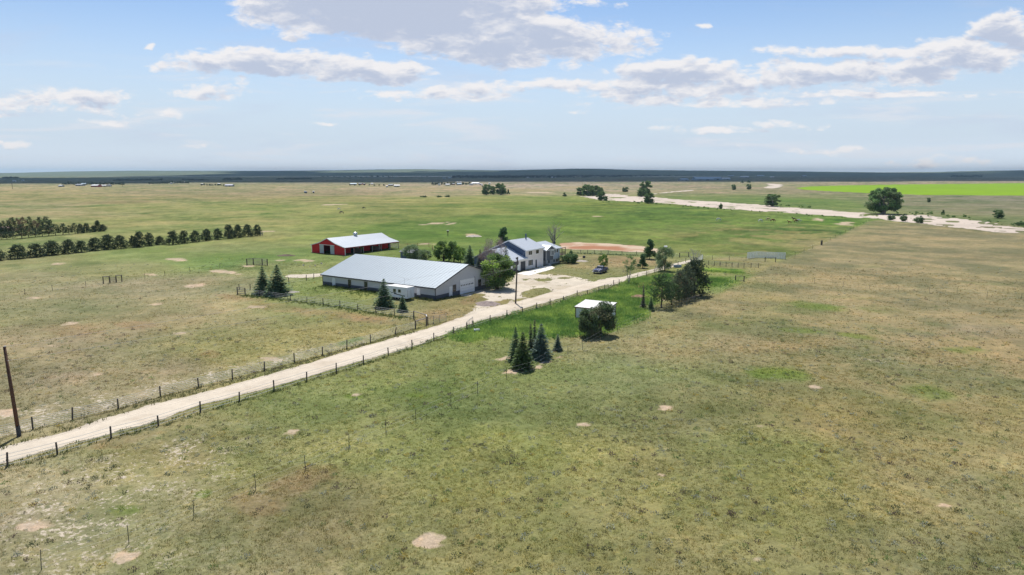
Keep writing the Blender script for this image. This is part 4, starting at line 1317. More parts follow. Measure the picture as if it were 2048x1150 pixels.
def ribs(mb, a0, a1, b0, b1, n, h=.03, w=.05):
    """standing ribs running from edge a0-a1 (eave) to b0-b1 (ridge)"""
    a0, a1, b0, b1 = map(Vector, (a0, a1, b0, b1))
    nn = (a1 - a0).cross(b0 - a0).normalized()
    if nn.z < 0: nn = -nn
    for i in range(n + 1):
        t = i / n
        p, q = a0.lerp(a1, t), b0.lerp(b1, t)
        s = (a1 - a0).normalized() * w / 2
        mb.slab([p - s, p + s, q + s, q - s], nn, h)


def roofplane(name, parent, pts, m, t=.10, nribs=0):
    """pts: eave0, eave1, ridge1, ridge0"""
    a, b, c, d = map(Vector, pts)
    n = (b - a).cross(d - a).normalized()
    if n.z < 0: n = -n
    mb = MB()
    mb.slab([a, b, c, d], n, t)
    if nribs: ribs(mb, a + n * t, b + n * t, d + n * t, c + n * t, nribs)
    return mb.build(name, m, parent)


# ------------------------------------------------------------------ grey riding arena
A0 = P(871, 600.5)
o = thing('riding_arena', 'long low grey metal riding arena with pale roof, charcoal wainscot and white overhead door', 'arena', A0, AU)
Wd, Ln, EV, RG = 21.94, 34.6, 2.64, 6.25
wl = MB()
wl.poly([(0, 0, .95), (Wd, 0, .95), (Wd, 0, EV), (Wd / 2, 0, RG), (0, 0, EV)])
wl.poly([(Wd, Ln, -.2), (0, Ln, -.2), (0, Ln, EV), (Wd / 2, Ln, RG), (Wd, Ln, EV)])
wl.poly([(0, Ln, .95), (0, 0, .95), (0, 0, EV), (0, Ln, EV)])
wl.poly([(Wd, 0, -.2), (Wd, Ln, -.2), (Wd, Ln, EV), (Wd, 0, EV)])
wl.build('wall', M['lightsiding'], o)
wn = MB()
wn.box(-.03, 0, -.03, Ln, -.2, .95)
wn.box(0, Wd, -.03, 0, -.2, .95)
wn.build('wainscot', M['darksiding'], o)
rf = roofplane('roof', o, [(-.35, -.35, EV - .10), (-.35, Ln + .35, EV - .10), (Wd / 2, Ln + .35, RG + .02), (Wd / 2, -.35, RG + .02)], M['roofmetal'], .09, 38)
roofplane('roof', o, [(Wd + .35, Ln + .35, EV - .10), (Wd + .35, -.35, EV - .10), (Wd / 2, -.35, RG + .02), (Wd / 2, Ln + .35, RG + .02)], M['roofmetal'], .09, 38)
tr = MB()
tr.box(-.39, -.35, -.35, Ln + .35, EV - .28, EV - .02)
for sx, ex in ((-.35, Wd / 2), (Wd + .35, Wd / 2)):
    tr.slab([(sx, -.39, EV - .24), (ex, -.39, RG - .12), (ex, -.39, RG + .08), (sx, -.39, EV - .04)], (0, 1, 0), .04)
for x, y in ((-.06, -.06), (-.06, Ln - .1), (-.06, 15.4)): tr.box(x, x + .12, y, y + .12, -.1, EV)
tr.build('trim', M['darktrim'], o)
opening(o, 'overhead_door', 8.25, 13.25, 0.0, 3.05, 'y-', M['whitetrim'], M['whitedoor'], .12, proud=.09, at=-.03, pane_name='door_panel')
dp = [c for c in o.children if c.name.startswith('overhead')][0]
for i in range(8):
    q = MB()
    q.box(8.62 + i * .585 - .13, 8.62 + i * .585 + .13, -.095, -.07, 1.78, 2.08)
    q.build('door_window', M['glass'], dp)
mb = MB()
for k in range(1, 5): mb.box(8.27, 13.23, -.08, -.064, k * .6 - .01, k * .6 + .01)
mb.build('panel_joint', M['greypipe'], dp)
MB().box(13.38, 13.55, -.10, 0, 0, 3.3).build('downspout', M['darktrim'], o)
d = opening(o, 'door', 4.5, 5.45, .05, 2.15, 'y-', M['whitetrim'], M['whitedoor'], .08, at=-.03, pane_name='door_panel')
MB().box(5.28, 5.36, -.14, -.08, 1.0, 1.1).build('handle', M['chrome'], d)
opening(o, 'window', 5.85, 6.75, .98, 2.35, 'y-', M['timber'], M['glass'], .10, rows=2, mull=1, at=0)
opening(o, 'window', 14.9, 15.8, .95, 2.35, 'y-', M['timber'], M['glass'], .10, rows=1, at=0)
for px0, px1 in ((696.9, 701.8), (729.2, 734.6), (834.4, 840.3)):
    y1, y0 = along(A0, V, px0, 1.6), along(A0, V, px1, 1.6)
    opening(o, 'window', y0, y1, .75 if px0 > 800 else .35, 2.05, 'x-', M['whitetrim'] if px0 > 800 else M['timber'], M['trailer'] if px0 > 800 else M['glass'], .08, rows=1, at=-.03)
y1, y0 = along(A0, V, 665.2, 1), along(A0, V, 670.8, 1)
opening(o, 'door', y0, y1, .1, 2.1, 'x-', M['whitetrim'], M['whitedoor'], .08, at=-.03, pane_name='door_panel')
# TV aerial on the eave
q = P(811, 571)
an = MB()
ay = along(A0, V, 810, 3.2)
an.tube([(-.2, ay, 2.5), (-.2, ay, 4.0)], .03, 5)
an.tube([(-.9, ay + .8, 4.3), (.5, ay - .9, 3.7)], .02, 4)
for t in (0, .25, .5, .75, 1):
    c0 = Vector((-.9, ay + .8, 4.3)).lerp(Vector((.5, ay - .9, 3.7)), t)
    an.tube([c0 + Vector((.35, .3, 0)), c0 - Vector((.35, .3, 0))], .015, 4)
an.build('aerial', M['wire'], o)

# ------------------------------------------------------------------ red barn
B0 = P(690.6, 511)
o = thing('red_barn', 'red metal horse barn with white roof, round cupola and open stalls along one side', 'barn', B0, AU)
BW, BL = 16.0, 24.4
prof = [(-.3, 2.45), (4.3, 3.55), (8.15, 5.1), (11.9, 3.55), (16.3, 2.5)]   # (y, z)
ez = 2.55
gw = MB()
def pz(y): return float(np.interp(y, [p[0] for p in prof], [p[1] for p in prof])) - .03
for x in (0, BL):
    if x == 0:
        gw.poly([(x, 0, -.2), (x, 0, pz(0)), (x, 4.3, pz(4.3)), (x, 6.9, pz(6.9)), (x, 6.9, -.2)])
        gw.poly([(x, 6.9, 2.75), (x, 6.9, pz(6.9)), (x, 8.15, pz(8.15)), (x, 10.0, pz(10.0)), (x, 10.0, 2.75)])
        gw.poly([(x, 10.0, -.2), (x, 10.0, pz(10)), (x, 11.9, pz(11.9)), (x, BW, pz(BW)), (x, BW, -.2)])
    else:
        gw.poly([(x, 4.2, -.2), (x, 4.2, pz(4.2)), (x, 8.15, pz(8.15)), (x, 11.9, pz(11.9)), (x, BW, pz(BW)), (x, BW, -.2)])
gw.poly([(0, BW, -.2), (BL, BW, -.2), (BL, BW, pz(BW)), (0, BW, pz(BW))])
gw.build('wall', M['redsiding'], o)
sw = MB()
sw.box(.1, BL, 4.2, 4.3, -.2, 3.4)
sw.build('stall_wall', M['redsiding'], o)
for a, b, z in ((0, 1, 0), (1, 2, 0), (3, 2, 1), (4, 3, 1)):
    (ya, za), (yb, zb) = prof[a], prof[b]
    roofplane('roof', o, [(-.3, ya, za), (BL + .3, ya, za), (BL + .3, yb, zb), (-.3, yb, zb)], M['barnroof'], .09, 27)
mb = MB()
mb.box(-.3, BL + .3, -.36, -.3, 2.22, 2.5)
mb.build('fascia', M['redtrim'], o)
mb = MB()
mb.box(-.05, .1, -.08, .1, -.1, 2.5)
mb.box(-.05, .1, BW - .1, BW + .08, -.1, 2.5)
for (ya, za), (yb, zb) in zip(prof[:-1], prof[1:]):
    mb.slab([(-.34, ya, za - .12), (-.34, yb, zb - .12), (-.34, yb, zb + .1), (-.34, ya, za + .1)], (1, 0, 0), .04)
mb.build('corner_trim', M['whitetrim'], o)
for px in (708, 727, 745, 763, 780, 797):
    x = along(B0, U, px, 1)
    MB().box(x - .09, x + .09, -.02, .16, -.2, 2.4).build('post', M['greypipe'], o)
for y0, y1 in ((5.0, 6.85), (10.05, 12.0)):
    MB().box(-.12, -.04, y0, y1, .05, 2.85).build('sliding_door', M['greydoor'], o)
MB().box(-.16, -.02, 4.9, 12.1, 2.86, 3.0).build('door_track', M['whitetrim'], o)
for px0, px1, m_ in ((701.5, 707, 'glass'), (709.5, 717.5, 'greydoor'), (719.5, 726, 'glass'), (740.5, 744, 'glass'), (757, 760, 'greydoor'), (776, 781, 'glass')):
    oo = B0 + V * 4.2
    x0, x1 = along(oo, U, px0, 1.2), along(oo, U, px1, 1.2)
    MB().box(x0, x1, 4.12, 4.2, 0, 2.3).build('stall_door', M[m_], o)
for x in (8.1, 16.3): MB().box(x, x + .08, 1.0, 4.2, 0, 1.5).build('stall_partition', M['railwood'], o)
mb = MB()
for z in (.35, .8, 1.25, 1.7): mb.box(BL - .1, BL - .02, .2, 4.2, z, z + .22)
mb.build('end_boards', M['whitepipe'], o)
cp = MB()
cx = along(B0 + V * 8.15, U, 710.5, 5.6)
cp.tube([(cx, 8.15, 5.0), (cx, 8.15, 5.5), (cx, 8.15, 5.55), (cx, 8.15, 5.75), (cx, 8.15, 6.1), (cx, 8.15, 6.35)], [.5, .5, .78, .8, .62, .12], 14)
cp.build('cupola', M['brass'], o, smooth=False)

# ------------------------------------------------------------------ small dark shed behind the arena
p = P(826, 518)
o = thing('storage_shed', 'small charcoal shed with grey shingle roof peeking over the arena roof', 'shed', p, AU)
mb = MB()
mb.box(0, 4.2, 0, 5.2, -.1, 1.9)
mb.poly([(0, 0, 1.9), (4.2, 0, 1.9), (2.1, 0, 2.75)]).poly([(0, 5.2, 1.9), (2.1, 5.2, 2.75), (4.2, 5.2, 1.9)])
mb.build('wall', M['slate'], o)
roofplane('roof', o, [(-.3, -.3, 1.85), (-.3, 5.5, 1.85), (2.1, 5.5, 2.85), (2.1, -.3, 2.85)], M['darkroof'])
roofplane('roof', o, [(4.5, 5.5, 1.85), (4.5, -.3, 1.85), (2.1, -.3, 2.85), (2.1, 5.5, 2.85)], M['darkroof'])
opening(o, 'door', 1.6, 2.5, 0, 1.8, 'y-', M['whitetrim'], M['charcoal'], .07)

# ------------------------------------------------------------------ house
H0 = P(1021, 546)
o = thing('house', 'split-level house with pale metal roofs, slate gable and light lap siding', 'house', H0, AU)
XG, XE, RY, RZ, BY, BZ, E2 = 7.3, 16.45, 5.45, 7.62, 13.9, 3.9, 5.38
mb = MB()      # slate gable walls of the two-storey block
for x in (XG, XE):
    mb.poly([(x, .0, 0), (x, .0, E2), (x, RY, RZ), (x, BY, BZ), (x, BY, 0)])
mb.poly([(XG, BY, 0), (XE, BY, 0), (XE, BY, BZ), (XG, BY, BZ)])
mb.poly([(0, 0.1, 0), (0, 0.1, 3.1), (0, 6.0, 5.75), (0, 12, 3.3), (0, 12, 0)])
mb.poly([(0, 12, 0), (XG, 12, 0), (XG, 12, 3.3), (0, 12, 3.3)])
mb.build('gable_wall', M['slate'], o)
mb = MB()
mb.poly([(XG + .002, 0, 0), (XE, 0, 0), (XE, 0, E2), (XG + .002, 0, E2)])
mb.poly([(4.1, 0, 0), (XG + .002, 0, 0), (XG + .002, 0, 3.15), (4.1, 0, 3.15)])
mb.build('front_wall', M['beige'], o)
mb = MB()
mb.poly([(0, .12, 0), (4.1, .12, 0), (4.1, .12, 3.15), (0, .12, 3.15)])
mb.build('brick_front', M['midgrey'], o)
MB().box(.35, 3.75, .02, .11, 0, 2.6).build('garage_door', M['charcoal'], o)
roofplane('roof', o, [(XG - .35, -.5, E2 - .15), (XE + .45, -.5, E2 - .15), (XE + .45, RY, RZ + .1), (XG - .35, RY, RZ + .1)], M['houseroof'], .12, 22)
roofplane('roof', o, [(XE + .45, BY + .5, BZ - .12), (XG - .35, BY + .5, BZ - .12), (XG - .35, RY, RZ + .1), (XE + .45, RY, RZ + .1)], M['houseroof'], .12, 22)
roofplane('roof', o, [(-.4, -.55, 3.12), (XG + .55, -.55, 3.12), (XG + .0, 6.0, 5.88), (-.4, 6.0, 5.88)], M['houseroof'], .12, 17)
roofplane('roof', o, [(XG, 12.4, 3.2), (-.4, 12.4, 3.2), (-.4, 6.0, 5.88), (XG, 6.0, 5.88)], M['houseroof'], .12, 17)
mb = MB()      # fascias, corner boards
mb.box(XG - .35, XE + .45, -.55, -.5, E2 - .32, E2 - .05)
mb.box(-.4, XG + .55, -.60, -.55, 2.92, 3.2)
mb.slab([(XG - .39, -.5, E2 - .3), (XG - .39, RY, RZ - .06), (XG - .39, RY, RZ + .2), (XG - .39, -.5, E2 - .04)], (1, 0, 0), .04)
mb.slab([(XG - .39, RY, RZ - .06), (XG - .39, BY + .5, BZ - .28), (XG - .39, BY + .5, BZ), (XG - .39, RY, RZ + .2)], (1, 0, 0), .04)
mb.slab([(-.44, -.55, 2.95), (-.44, 6.0, 5.72), (-.44, 6.0, 5.98), (-.44, -.55, 3.2)], (1, 0, 0), .04)
mb.box(XG - .04, XG + .2, -.05, 0, 3.5, E2)
mb.box(XE - .2, XE + .04, -.05, 0, 0, E2)
mb.box(3.95, 4.3, -.06, .11, 0, 3.1)
mb.box(-.05, .25, -.02, .11, 0, 3.1)
mb.build('trim', M['whitetrim'], o)
opening(o, 'service_door', 4.85, 7.25, 0, 2.5, 'y-', M['whitetrim'], M['charcoal'], .14, pane_name='door_panel')
opening(o, 'window', 8.75, 11.0, .95, 2.45, 'y-', M['whitetrim'], M['glass'], .16, mull=2)
for x in (8.9, 10.6): MB().box(x, x + .3, -.07, -.03, .95, 2.45).build('shutter', M['charcoal'], o)
opening(o, 'front_door', 12.35, 13.15, 0, 2.25, 'y-', M['whitetrim'], M['charcoal'], .14, pane_name='door_panel')
opening(o, 'window', 8.85, 10.6, 3.9, 5.08, 'y-', M['whitetrim'], M['glass'], .13, mull=1)
opening(o, 'window', 12.6, 14.15, 3.9, 5.08, 'y-', M['whitetrim'], M['glass'], .13)
mb = MB()
mb.tube([(15.2, -.15, 2.0), (15.2, -.15, 2.3)], .12, 8)
mb.box(8.0, 8.25, -.12, 0, .6, 1.0)
mb.build('porch_lamp', M['whitetrim'], o)
mb = MB()
mb.tube([(XE - 1.4, 4.9, 7.3), (XE - 1.4, 4.9, 9.1)], .2, 10)
mb.build('chimney_pipe', M['slate'], o)
# right-hand split-level wing
WX0, WX1, WE, WR, WY, WD = XE, 25.85, 4.45, 5.95, 5.2, 10.4
mb = MB()
mb.poly([(WX1, 0.05, 0), (WX1, WD, 0), (WX1, WD, WE), (WX1, WY, WR), (WX1, 0.05, WE)])
mb.poly([(WX0, WD, 0), (WX1, WD, 0), (WX1, WD, WE), (WX0, WD, WE)])
mb.poly([(22.25, .05, 1.5), (WX1, .05, 1.5), (WX1, .05, WE), (22.25, .05, WE)])
mb.build('wing_wall', M['bluegrey'], o)
MB().poly([(WX0, 1.5, 0), (18.1, 1.5, 0), (18.1, 1.5, 4.2), (WX0, 1.5, 4.2)]).build('porch_wall', M['beige'], o)
mb = MB()
mb.box(18.1, 22.24, -.02, 1.5, 1.35, 4.05)
mb.build('bay_wall', M['midgrey'], o)
MB().poly([(17.35, -.45, 4.3), (22.7, -.45, 4.3), (20.1, -.45, 5.45)]).build('porch_gable', M['midgrey'], o)
mb = MB()
mb.box(18.2, WX1, .08, 1.4, -.1, 1.5)
mb.build('foundation', M['foundation'], o)
MB().box(WX0 + .3, WX0 + 1.2, 1.4, 1.5, .1, 2.2).build('entry_door', M['charcoal'], o)
opening(o, 'bay_window', 20.55, 21.95, 2.75, 3.95, 'y-', M['whitetrim'], M['glass'], .2, mull=1, proud=.4, at=-.02)
for x0, x1 in ((22.7, 23.5), (24.1, 24.95)): opening(o, 'window', x0, x1, 3.2, 4.15, 'y-', M['whitetrim'], M['glass'], .1, at=.05)
for x0, x1 in ((19.25, 20.4), (22.2, 23.2), (23.7, 24.95)): opening(o, 'basement_window', x0, x1, .45, 1.3, 'y-', M['whitetrim'], M['glass'], .07, mull=1, at=.08)
roofplane('roof', o, [(WX0 + .45, -.45, WE - .05), (WX1 + .4, -.45, WE - .05), (WX1 + .4, WY, WR + .1), (WX0 + .02, WY, WR + .1)], M['houseroof'], .1, 17)
roofplane('roof', o, [(WX1 + .4, WD + .4, WE - .05), (WX0 + .02, WD + .4, WE - .05), (WX0 + .02, WY, WR + .1), (WX1 + .4, WY, WR + .1)], M['houseroof'], .1, 17)
mb = MB()      # cross gable over the porch
mb.slab([(17.1, -.6, 4.28), (20.1, -.6, 5.55), (20.1, 2.6, 5.55), (17.1, -.0, 4.28)], (0, 0, 1), .1)
mb.slab([(20.1, -.6, 5.55), (22.95, -.6, 4.28), (22.95, -.0, 4.28), (20.1, 2.6, 5.55)], (0, 0, 1), .1)
mb.build('roof', M['houseroof'], o)
mb = MB()
mb.box(WX0 + .5, WX1 + .4, -.5, -.45, WE - .2, WE + .02)
mb.slab([(17.05, -.64, 4.12), (20.1, -.64, 5.38), (20.1, -.64, 5.6), (17.05, -.64, 4.36)], (0, 1, 0), .04)
mb.slab([(20.1, -.64, 5.38), (23.0, -.64, 4.12), (23.0, -.64, 4.36), (20.1, -.64, 5.6)], (0, 1, 0), .04)
for x in (18.1, 22.2, WX1 - .1): mb.box(x - .08, x + .08, -.06, .02, 1.4, 4.2)
mb.build('trim', M['whitetrim'], o)
MB().box(18.0, 19.0, -1.2, -.05, 0, .5).build('step', M['foundation'], o)
dk = MB()      # raised timber deck with railing and beam
dk.box(WX1 + .02, 30.6, .6, 5.0, 1.95, 2.1)
for x in (26.3, 28.5, 30.5):
    for y in (.7, 4.9): dk.box(x - .07, x + .07, y - .07, y + .07, -.1, 4.1 if x > 27 else 3.2)
dk.box(WX1 + .02, 30.7, .63, .77, 4.0, 4.15)
dk.box(WX1 + .02, 30.7, 4.83, 4.97, 4.0, 4.15)
for z in (2.9, 2.5): dk.box(WX1 + .1, 30.5, .66, .72, z, z + .07)
for k in range(22): dk.box(26.0 + k * .21, 26.04 + k * .21, .66, .7, 2.1, 2.9)
dk.build('deck', M['timber'], o)
mb = MB()
mb.tube([(26.0, 2.2, 5.0), (26.0, 2.2, 5.7)], .04, 6)
mb.tube([(26.0, 2.05, 5.75), (25.9, 1.9, 5.8), (25.84, 1.8, 5.84)], [.06, .38, .42], 12)
mb.build('satellite_dish', M['charcoal'], o)

# concrete drive in front of the house
dv = pxpoly([(1033, 547.5), (1057.5, 551.5), (1086, 544), (1104.5, 538.3), (1110.5, 536), (1101, 531.2), (1087, 533)])
mb = MB()
k = len(dv)
mb.slab([(x, y, .02) for x, y in dv], (0, 0, 1), .05)
tag(mb.build('driveway', M['concrete']), kind='structure')
gj = MB()

# ------------------------------------------------------------------ white loafing shed
S0 = P(1211.5, 645)
o = thing('loafing_shed', 'white-roofed cream steel shed half hidden behind two round dark trees', 'shed', S0, radians(60))
SW = along(S0, Vector((cos(radians(60)), sin(radians(60)), 0)), 1231, .5)
SL = along(S0, Vector((-sin(radians(60)), cos(radians(60)), 0)), 1151, .5)
mb = MB()
zf, zb = 2.25, 2.75
mb.poly([(0, SL, -.1), (0, 0, -.1), (0, 0, zf), (0, SL, zf)])
mb.poly([(0, 0, -.1), (SW, 0, -.1), (SW, 0, zb), (0, 0, zf)])
mb.poly([(SW, SL, -.1), (0, SL, -.1), (0, SL, zf), (SW, SL, zb)])
mb.build('wall', M['shedwall'], o)
roofplane('roof', o, [(-.15, -.15, zf), (-.15, SL + .15, zf), (SW + .2, SL + .15, zb + .02), (SW + .2, -.15, zb + .02)], M['shedroof'], .06, 12)
mb = MB()
for x, y in ((-.05, SL - .08), (-.05, -.05), (SW - .08, -.05)): mb.box(x, x + .12, y, y + .12, -.1, zf)
mb.box(-.2, -.15, -.15, SL + .15, zf - .10, zf + .06)
mb.slab([(-.15, -.2, zf - .1), (SW + .2, -.2, zb - .08), (SW + .2, -.2, zb + .06), (-.15, -.2, zf + .06)], (0, 1, 0), .05)
mb.build('trim', M['maroon'], o)

# ------------------------------------------------------------------ horse trailer
T0 = P(813.8, 602.0)
o = thing('horse_trailer', 'white gooseneck horse trailer with dark swoosh stripe parked along the arena', 'trailer', T0, AU)
TW, TL, TH_ = 2.36, 5.5, 2.72
b = MB().box(0, TW, 0, TL, .42, TH_).build('body', M['trailer'], o, bevel=.10)
mb = MB().add([(.1, TL, 1.3), (TW - .1, TL, 1.3), (TW - .35, TL + 2.0, 1.45), (.35, TL + 2.0, 1.45), (.1, TL, TH_ - .05), (TW - .1, TL, TH_ - .05), (TW - .35, TL + 1.7, TH_ - .2), (.35, TL + 1.7, TH_ - .2)],
              [(0, 3, 2, 1), (4, 5, 6, 7), (0, 1, 5, 4), (1, 2, 6, 5), (2, 3, 7, 6), (3, 0, 4, 7)])
mb.build('nose', M['trailer'], o)
MB().box(-.03, TW + .03, -.03, TL + .03, TH_ - .02, TH_ + .05).build('roof', M['shedroof'], o, bevel=.03)
for y in (1.65, 3.05): opening(o, 'window', y, y + .7, 1.6, 2.2, 'x-', M['chrome'], M['glass'], .04, proud=.03)
st = MB()
st.slab([(a_, b_ * .76, c_) for a_, b_, c_ in [(-.012, 5.6, 1.30), (-.012, 4.8, 1.42), (-.012, 4.7, 1.12), (-.012, .7, .86), (-.012, .7, 1.06), (-.012, 3.6, 1.24), (-.012, 4.1, 1.5), (-.012, 4.6, 1.52), (-.012, 5.0, 1.48), (-.012, 5.9, 1.42)][::-1]], (1, 0, 0), .01)
st.build('stripe', M['stripe'], o)
for y in (2.35, 3.25):
    w_ = MB().tube([(-.02, y, .34), (.22, y, .34)], .34, 18).build('wheel', M['tyre'], o)
    MB().tube([(-.035, y, .34), (.0, y, .34)], .18, 12).build('rim', M['rim'], w_)
    w_ = MB().tube([(TW - .22, y, .34), (TW + .02, y, .34)], .34, 18).build('wheel', M['tyre'], o)
MB().slab([(-.1, 1.85, .5), (-.1, 2.0, .78), (-.1, 3.6, .78), (-.1, 3.75, .5)], (1, 0, 0), .1).build('fender', M['whitetrim'], o)
for x0 in (.12, TW / 2 + .03):
    d_ = MB().box(x0, x0 + TW / 2 - .16, -.03, 0, .55, 2.35).build('rear_door', M['trailer'], o)
    MB().box(x0 + .02, x0 + .07, -.06, -.03, .8, 2.2).build('latch', M['chrome'], d_)
MB().tube([(TW / 2, TL + 1.8, 1.5), (TW / 2, TL + 1.8, .2)], .06, 8).build('hitch', M['darktrim'], o)

# ------------------------------------------------------------------ pickup truck (local x forward)
f0, r0_ = P(1193.2, 548.3), P(1213.5, 541.2)
tdir = (f0 - r0_).normalized()
tang = math.atan2(tdir.y, tdir.x)
tmid = f0 - tdir * 2.65
o = thing('pickup_truck', 'dark blue pickup truck with open bed parked on the grass facing the yard', 'pickup', tmid, tang, scale=(1.12,) * 3)
hw = .96


def prism(mb, prof, y0, y1):
    k = len(prof)
    mb.add([(x, y0, z) for x, z in prof] + [(x, y1, z) for x, z in prof], [tuple(range(k)), tuple(range(2 * k - 1, k - 1, -1))] + [((i + 1) % k, i, k + i, k + (i + 1) % k) for i in range(k)])
    return mb


bd = MB()
prism(bd, [(2.58, .45), (2.62, .72), (2.55, .98), (1.35, 1.10), (.55, 1.12), (-.62, 1.12), (-.62, .42), (-.9, .42), (1.25, .42), (1.35, .60), (1.9, .60), (2.0, .42)], -hw, hw)
bd.box(-2.62, -.66, -hw, -hw + .09, .45, 1.12)
bd.box(-2.62, -.66, hw - .09, hw, .45, 1.12)
bd.box(-2.62, -.66, -hw + .09, hw - .09, .45, .62)
bd.box(-2.64, -2.56, -hw + .09, hw - .09, .62, 1.12)
bd.box(-.72, -.64, -hw + .09, hw - .09, .62, 1.12)
bd.build('body', M['truck'], o, bevel=.04)
cb = MB().add([(.62, -.86, 1.10), (.62, .86, 1.10), (-.60, .86, 1.10), (-.60, -.86, 1.10), (-.02, -.70, 1.66), (-.02, .70, 1.66), (-.52, .72, 1.68), (-.52, -.72, 1.68)],
              [(0, 1, 5, 4), (1, 2, 6, 5), (2, 3, 7, 6), (3, 0, 4, 7), (4, 5, 6, 7)]).build('cab', M['truck'], o, bevel=.05)
MB().slab([(.585, -.74, 1.16), (.585, .74, 1.16), (.06, .62, 1.61), (.06, -.62, 1.61)], (.66, 0, .75), .02).build('windshield', M['glass'], o)
for s in (-1, 1):
    MB().slab([(.42, s * .872, 1.14), (-.5, s * .872, 1.14), (-.46, s * .755, 1.6), (.04, s * .755, 1.6)], (0, s, .2), .015).build('side_window', M['glass'], o)
    MB().box(.45, .6, s * .88 - .03, s * 1.1 + (.03 if s < 0 else .0), 1.15, 1.32).build('mirror', M['blackplastic'], o)
    MB().box(2.52, 2.6, s * .72 - .17, s * .72 + .17, .72, .92).build('headlight', M['lens'], o, bevel=.02)
    MB().box(-2.67, -2.6, s * .85 - .07, s * .85 + .07, .72, 1.02).build('tail_light', M['redtrim'], o)
MB().box(2.54, 2.64, -.52, .52, .70, .92).build('grille', M['blackplastic'], o)
MB().box(2.50, 2.74, -.97, .97, .42, .62).build('bumper', M['chrome'], o, bevel=.04)
MB().box(-2.76, -2.6, -.95, .95, .45, .62).build('bumper', M['chrome'], o, bevel=.04)
MB().slab([(-.53, -.62, 1.2), (-.53, .62, 1.2), (-.53, .62, 1.56), (-.53, -.62, 1.56)], (-1, 0, 0), .03).build('rear_window', M['glass'], o)
for x in (1.62, -1.62):
    for s in (-1, 1):
        w_ = MB().tube([(x, s * .74, .38), (x, s * .99, .38)], .39, 20).build('wheel', M['tyre'], o, bevel=.03)
        MB().tube([(x, s * .99, .38), (x, s * 1.0, .38)], .22, 14).build('rim', M['rim'], w_)


# ------------------------------------------------------------------ fences
def xyz(px, py): return P(px, py)


def topz(px, by, ty): return ZT(px, by, ty)


def fence(name, label, pts, h=1.25, post=.075, strands=4, pm='postwood', wm='wire', wr=.012, sub=None, group=None, rail=None, post_name='post', z0=.25, tilt=None, cat='fence', step=None):
    """pts: surveyed post feet; every post its own part, strands one part each"""
    q = [xyz(*p) for p in pts]
    if step:
        nq = [q[0]]
        for a, b in zip(q[:-1], q[1:]):
            n = max(1, round((b - a).length / step))
            nq += [a.lerp(b, (i + 1) / n) for i in range(n)]
        q = nq
    o = thing(name, label, cat, q[0], 0, group)
    rel = [p - q[0] for p in q]
    pm_ = MB().tube([(0, 0, -.2), (0, 0, h * .5), (0, 0, h)], [post, post * .96, post * .9], 7 if post > .04 else 4).mesh(post_name, M[pm])
    for i, p in enumerate(rel[:100]):
        c = link(post_name, pm_, o, p)
        rr = random.Random(i * 7 + len(rel))
        c.rotation_euler = (rr.gauss(0, .025), rr.gauss(0, .025), 0)
        c.scale = (1, 1, rr.uniform(.94, 1.08))
        if tilt and i in tilt: c.rotation_euler = tilt[i]
    for s in range(strands):
        z = z0 + (h - z0 - .06) * s / max(1, strands - 1)
        mb = MB()
        pts_ = []
        for a, b in zip(rel[:-1], rel[1:]):
            for t in (0, .5):
                p = a.lerp(b, t)
                pts_.append((p.x, p.y, z - (.03 if t else 0)))
        pts_.append((rel[-1].x, rel[-1].y, z))
        mb.tube(pts_, wr, 4)
        mb.build('wire' if not rail else 'rail', M[wm], o)
    return o


LF = [(-62, 892), (-10, 879), (66, 860), (145, 840), (237, 818.6), (321, 794.4), (397, 775), (465, 758), (529, 741), (589, 725.5), (645, 710), (694, 697), (741, 685), (790, 669), (831, 658)]
fence('road_fence', 'long wire fence on weathered posts along the pasture side of the dirt road', LF, h=1.32, post=.085, strands=6, wr=.018, tilt={13: (0, .2, 0)})
RFN = [(-75, 956), (15, 934), (115, 909), (222.6, 878), (317, 853), (401, 825), (479, 804), (548.4, 782), (613.6, 762), (672.7, 745), (727, 728), (777, 711), (824, 696.6), (867.8, 682.7), (907, 669), (933.7, 660.5), (945.7, 657), (980, 645.5), (1014, 634.5), (1044.5, 627), (1073, 618.5),
       (1100, 609.5), (1126.6, 603.5), (1154, 593.4), (1174.7, 591), (1197.5, 584), (1209.5, 579.5), (1227, 571.6), (1238.3, 570)]
fence('road_fence', 'long post and wire fence on the near side of the dirt road', RFN, h=1.28, post=.09, strands=4, wr=.02)
fence('road_fence', 'post and wire fence along the two-track lane behind the forked tree', [(1275, 556), (1292.6, 551.5), (1308.6, 545.5), (1325, 539.5), (1340.6, 536), (1356, 530), (1371, 524.5), (1386, 519.5)], h=1.2, post=.08, strands=4, wr=.012)

# small gate frame in the near road fence
gp, gq = P(933.7, 660.5), P(945.7, 656)
o = thing('pipe_gate', 'small arched pipe gate beside the road opposite the arena fence corner', 'gate', gp)
r = gq - gp
for p in (Vector((0, 0, 0)), r): MB().tube([p + Vector((0, 0, -.2)), p + Vector((0, 0, 1.3))], .11, 8).build('post', M['postwood'], o)
mb = MB()
mb.tube([Vector((0, 0, 1.25)), Vector((0, 0, 1.5)), r + Vector((0, 0, 1.95)), r + Vector((0, 0, 1.25))], .035, 6)
mb.tube([Vector((0, 0, 1.35)), r + Vector((0, 0, 1.75))], .02, 5)
for t in (.25, .5, .75): mb.tube([r * t + Vector((0, 0, .3)), r * t + Vector((0, 0, 1.5 + .45 * t))], .02, 5)
for z in (.35, .8): mb.tube([Vector((0, 0, z)), r + Vector((0, 0, z))], .025, 5)
mb.build('frame', M['greypipe'], o)
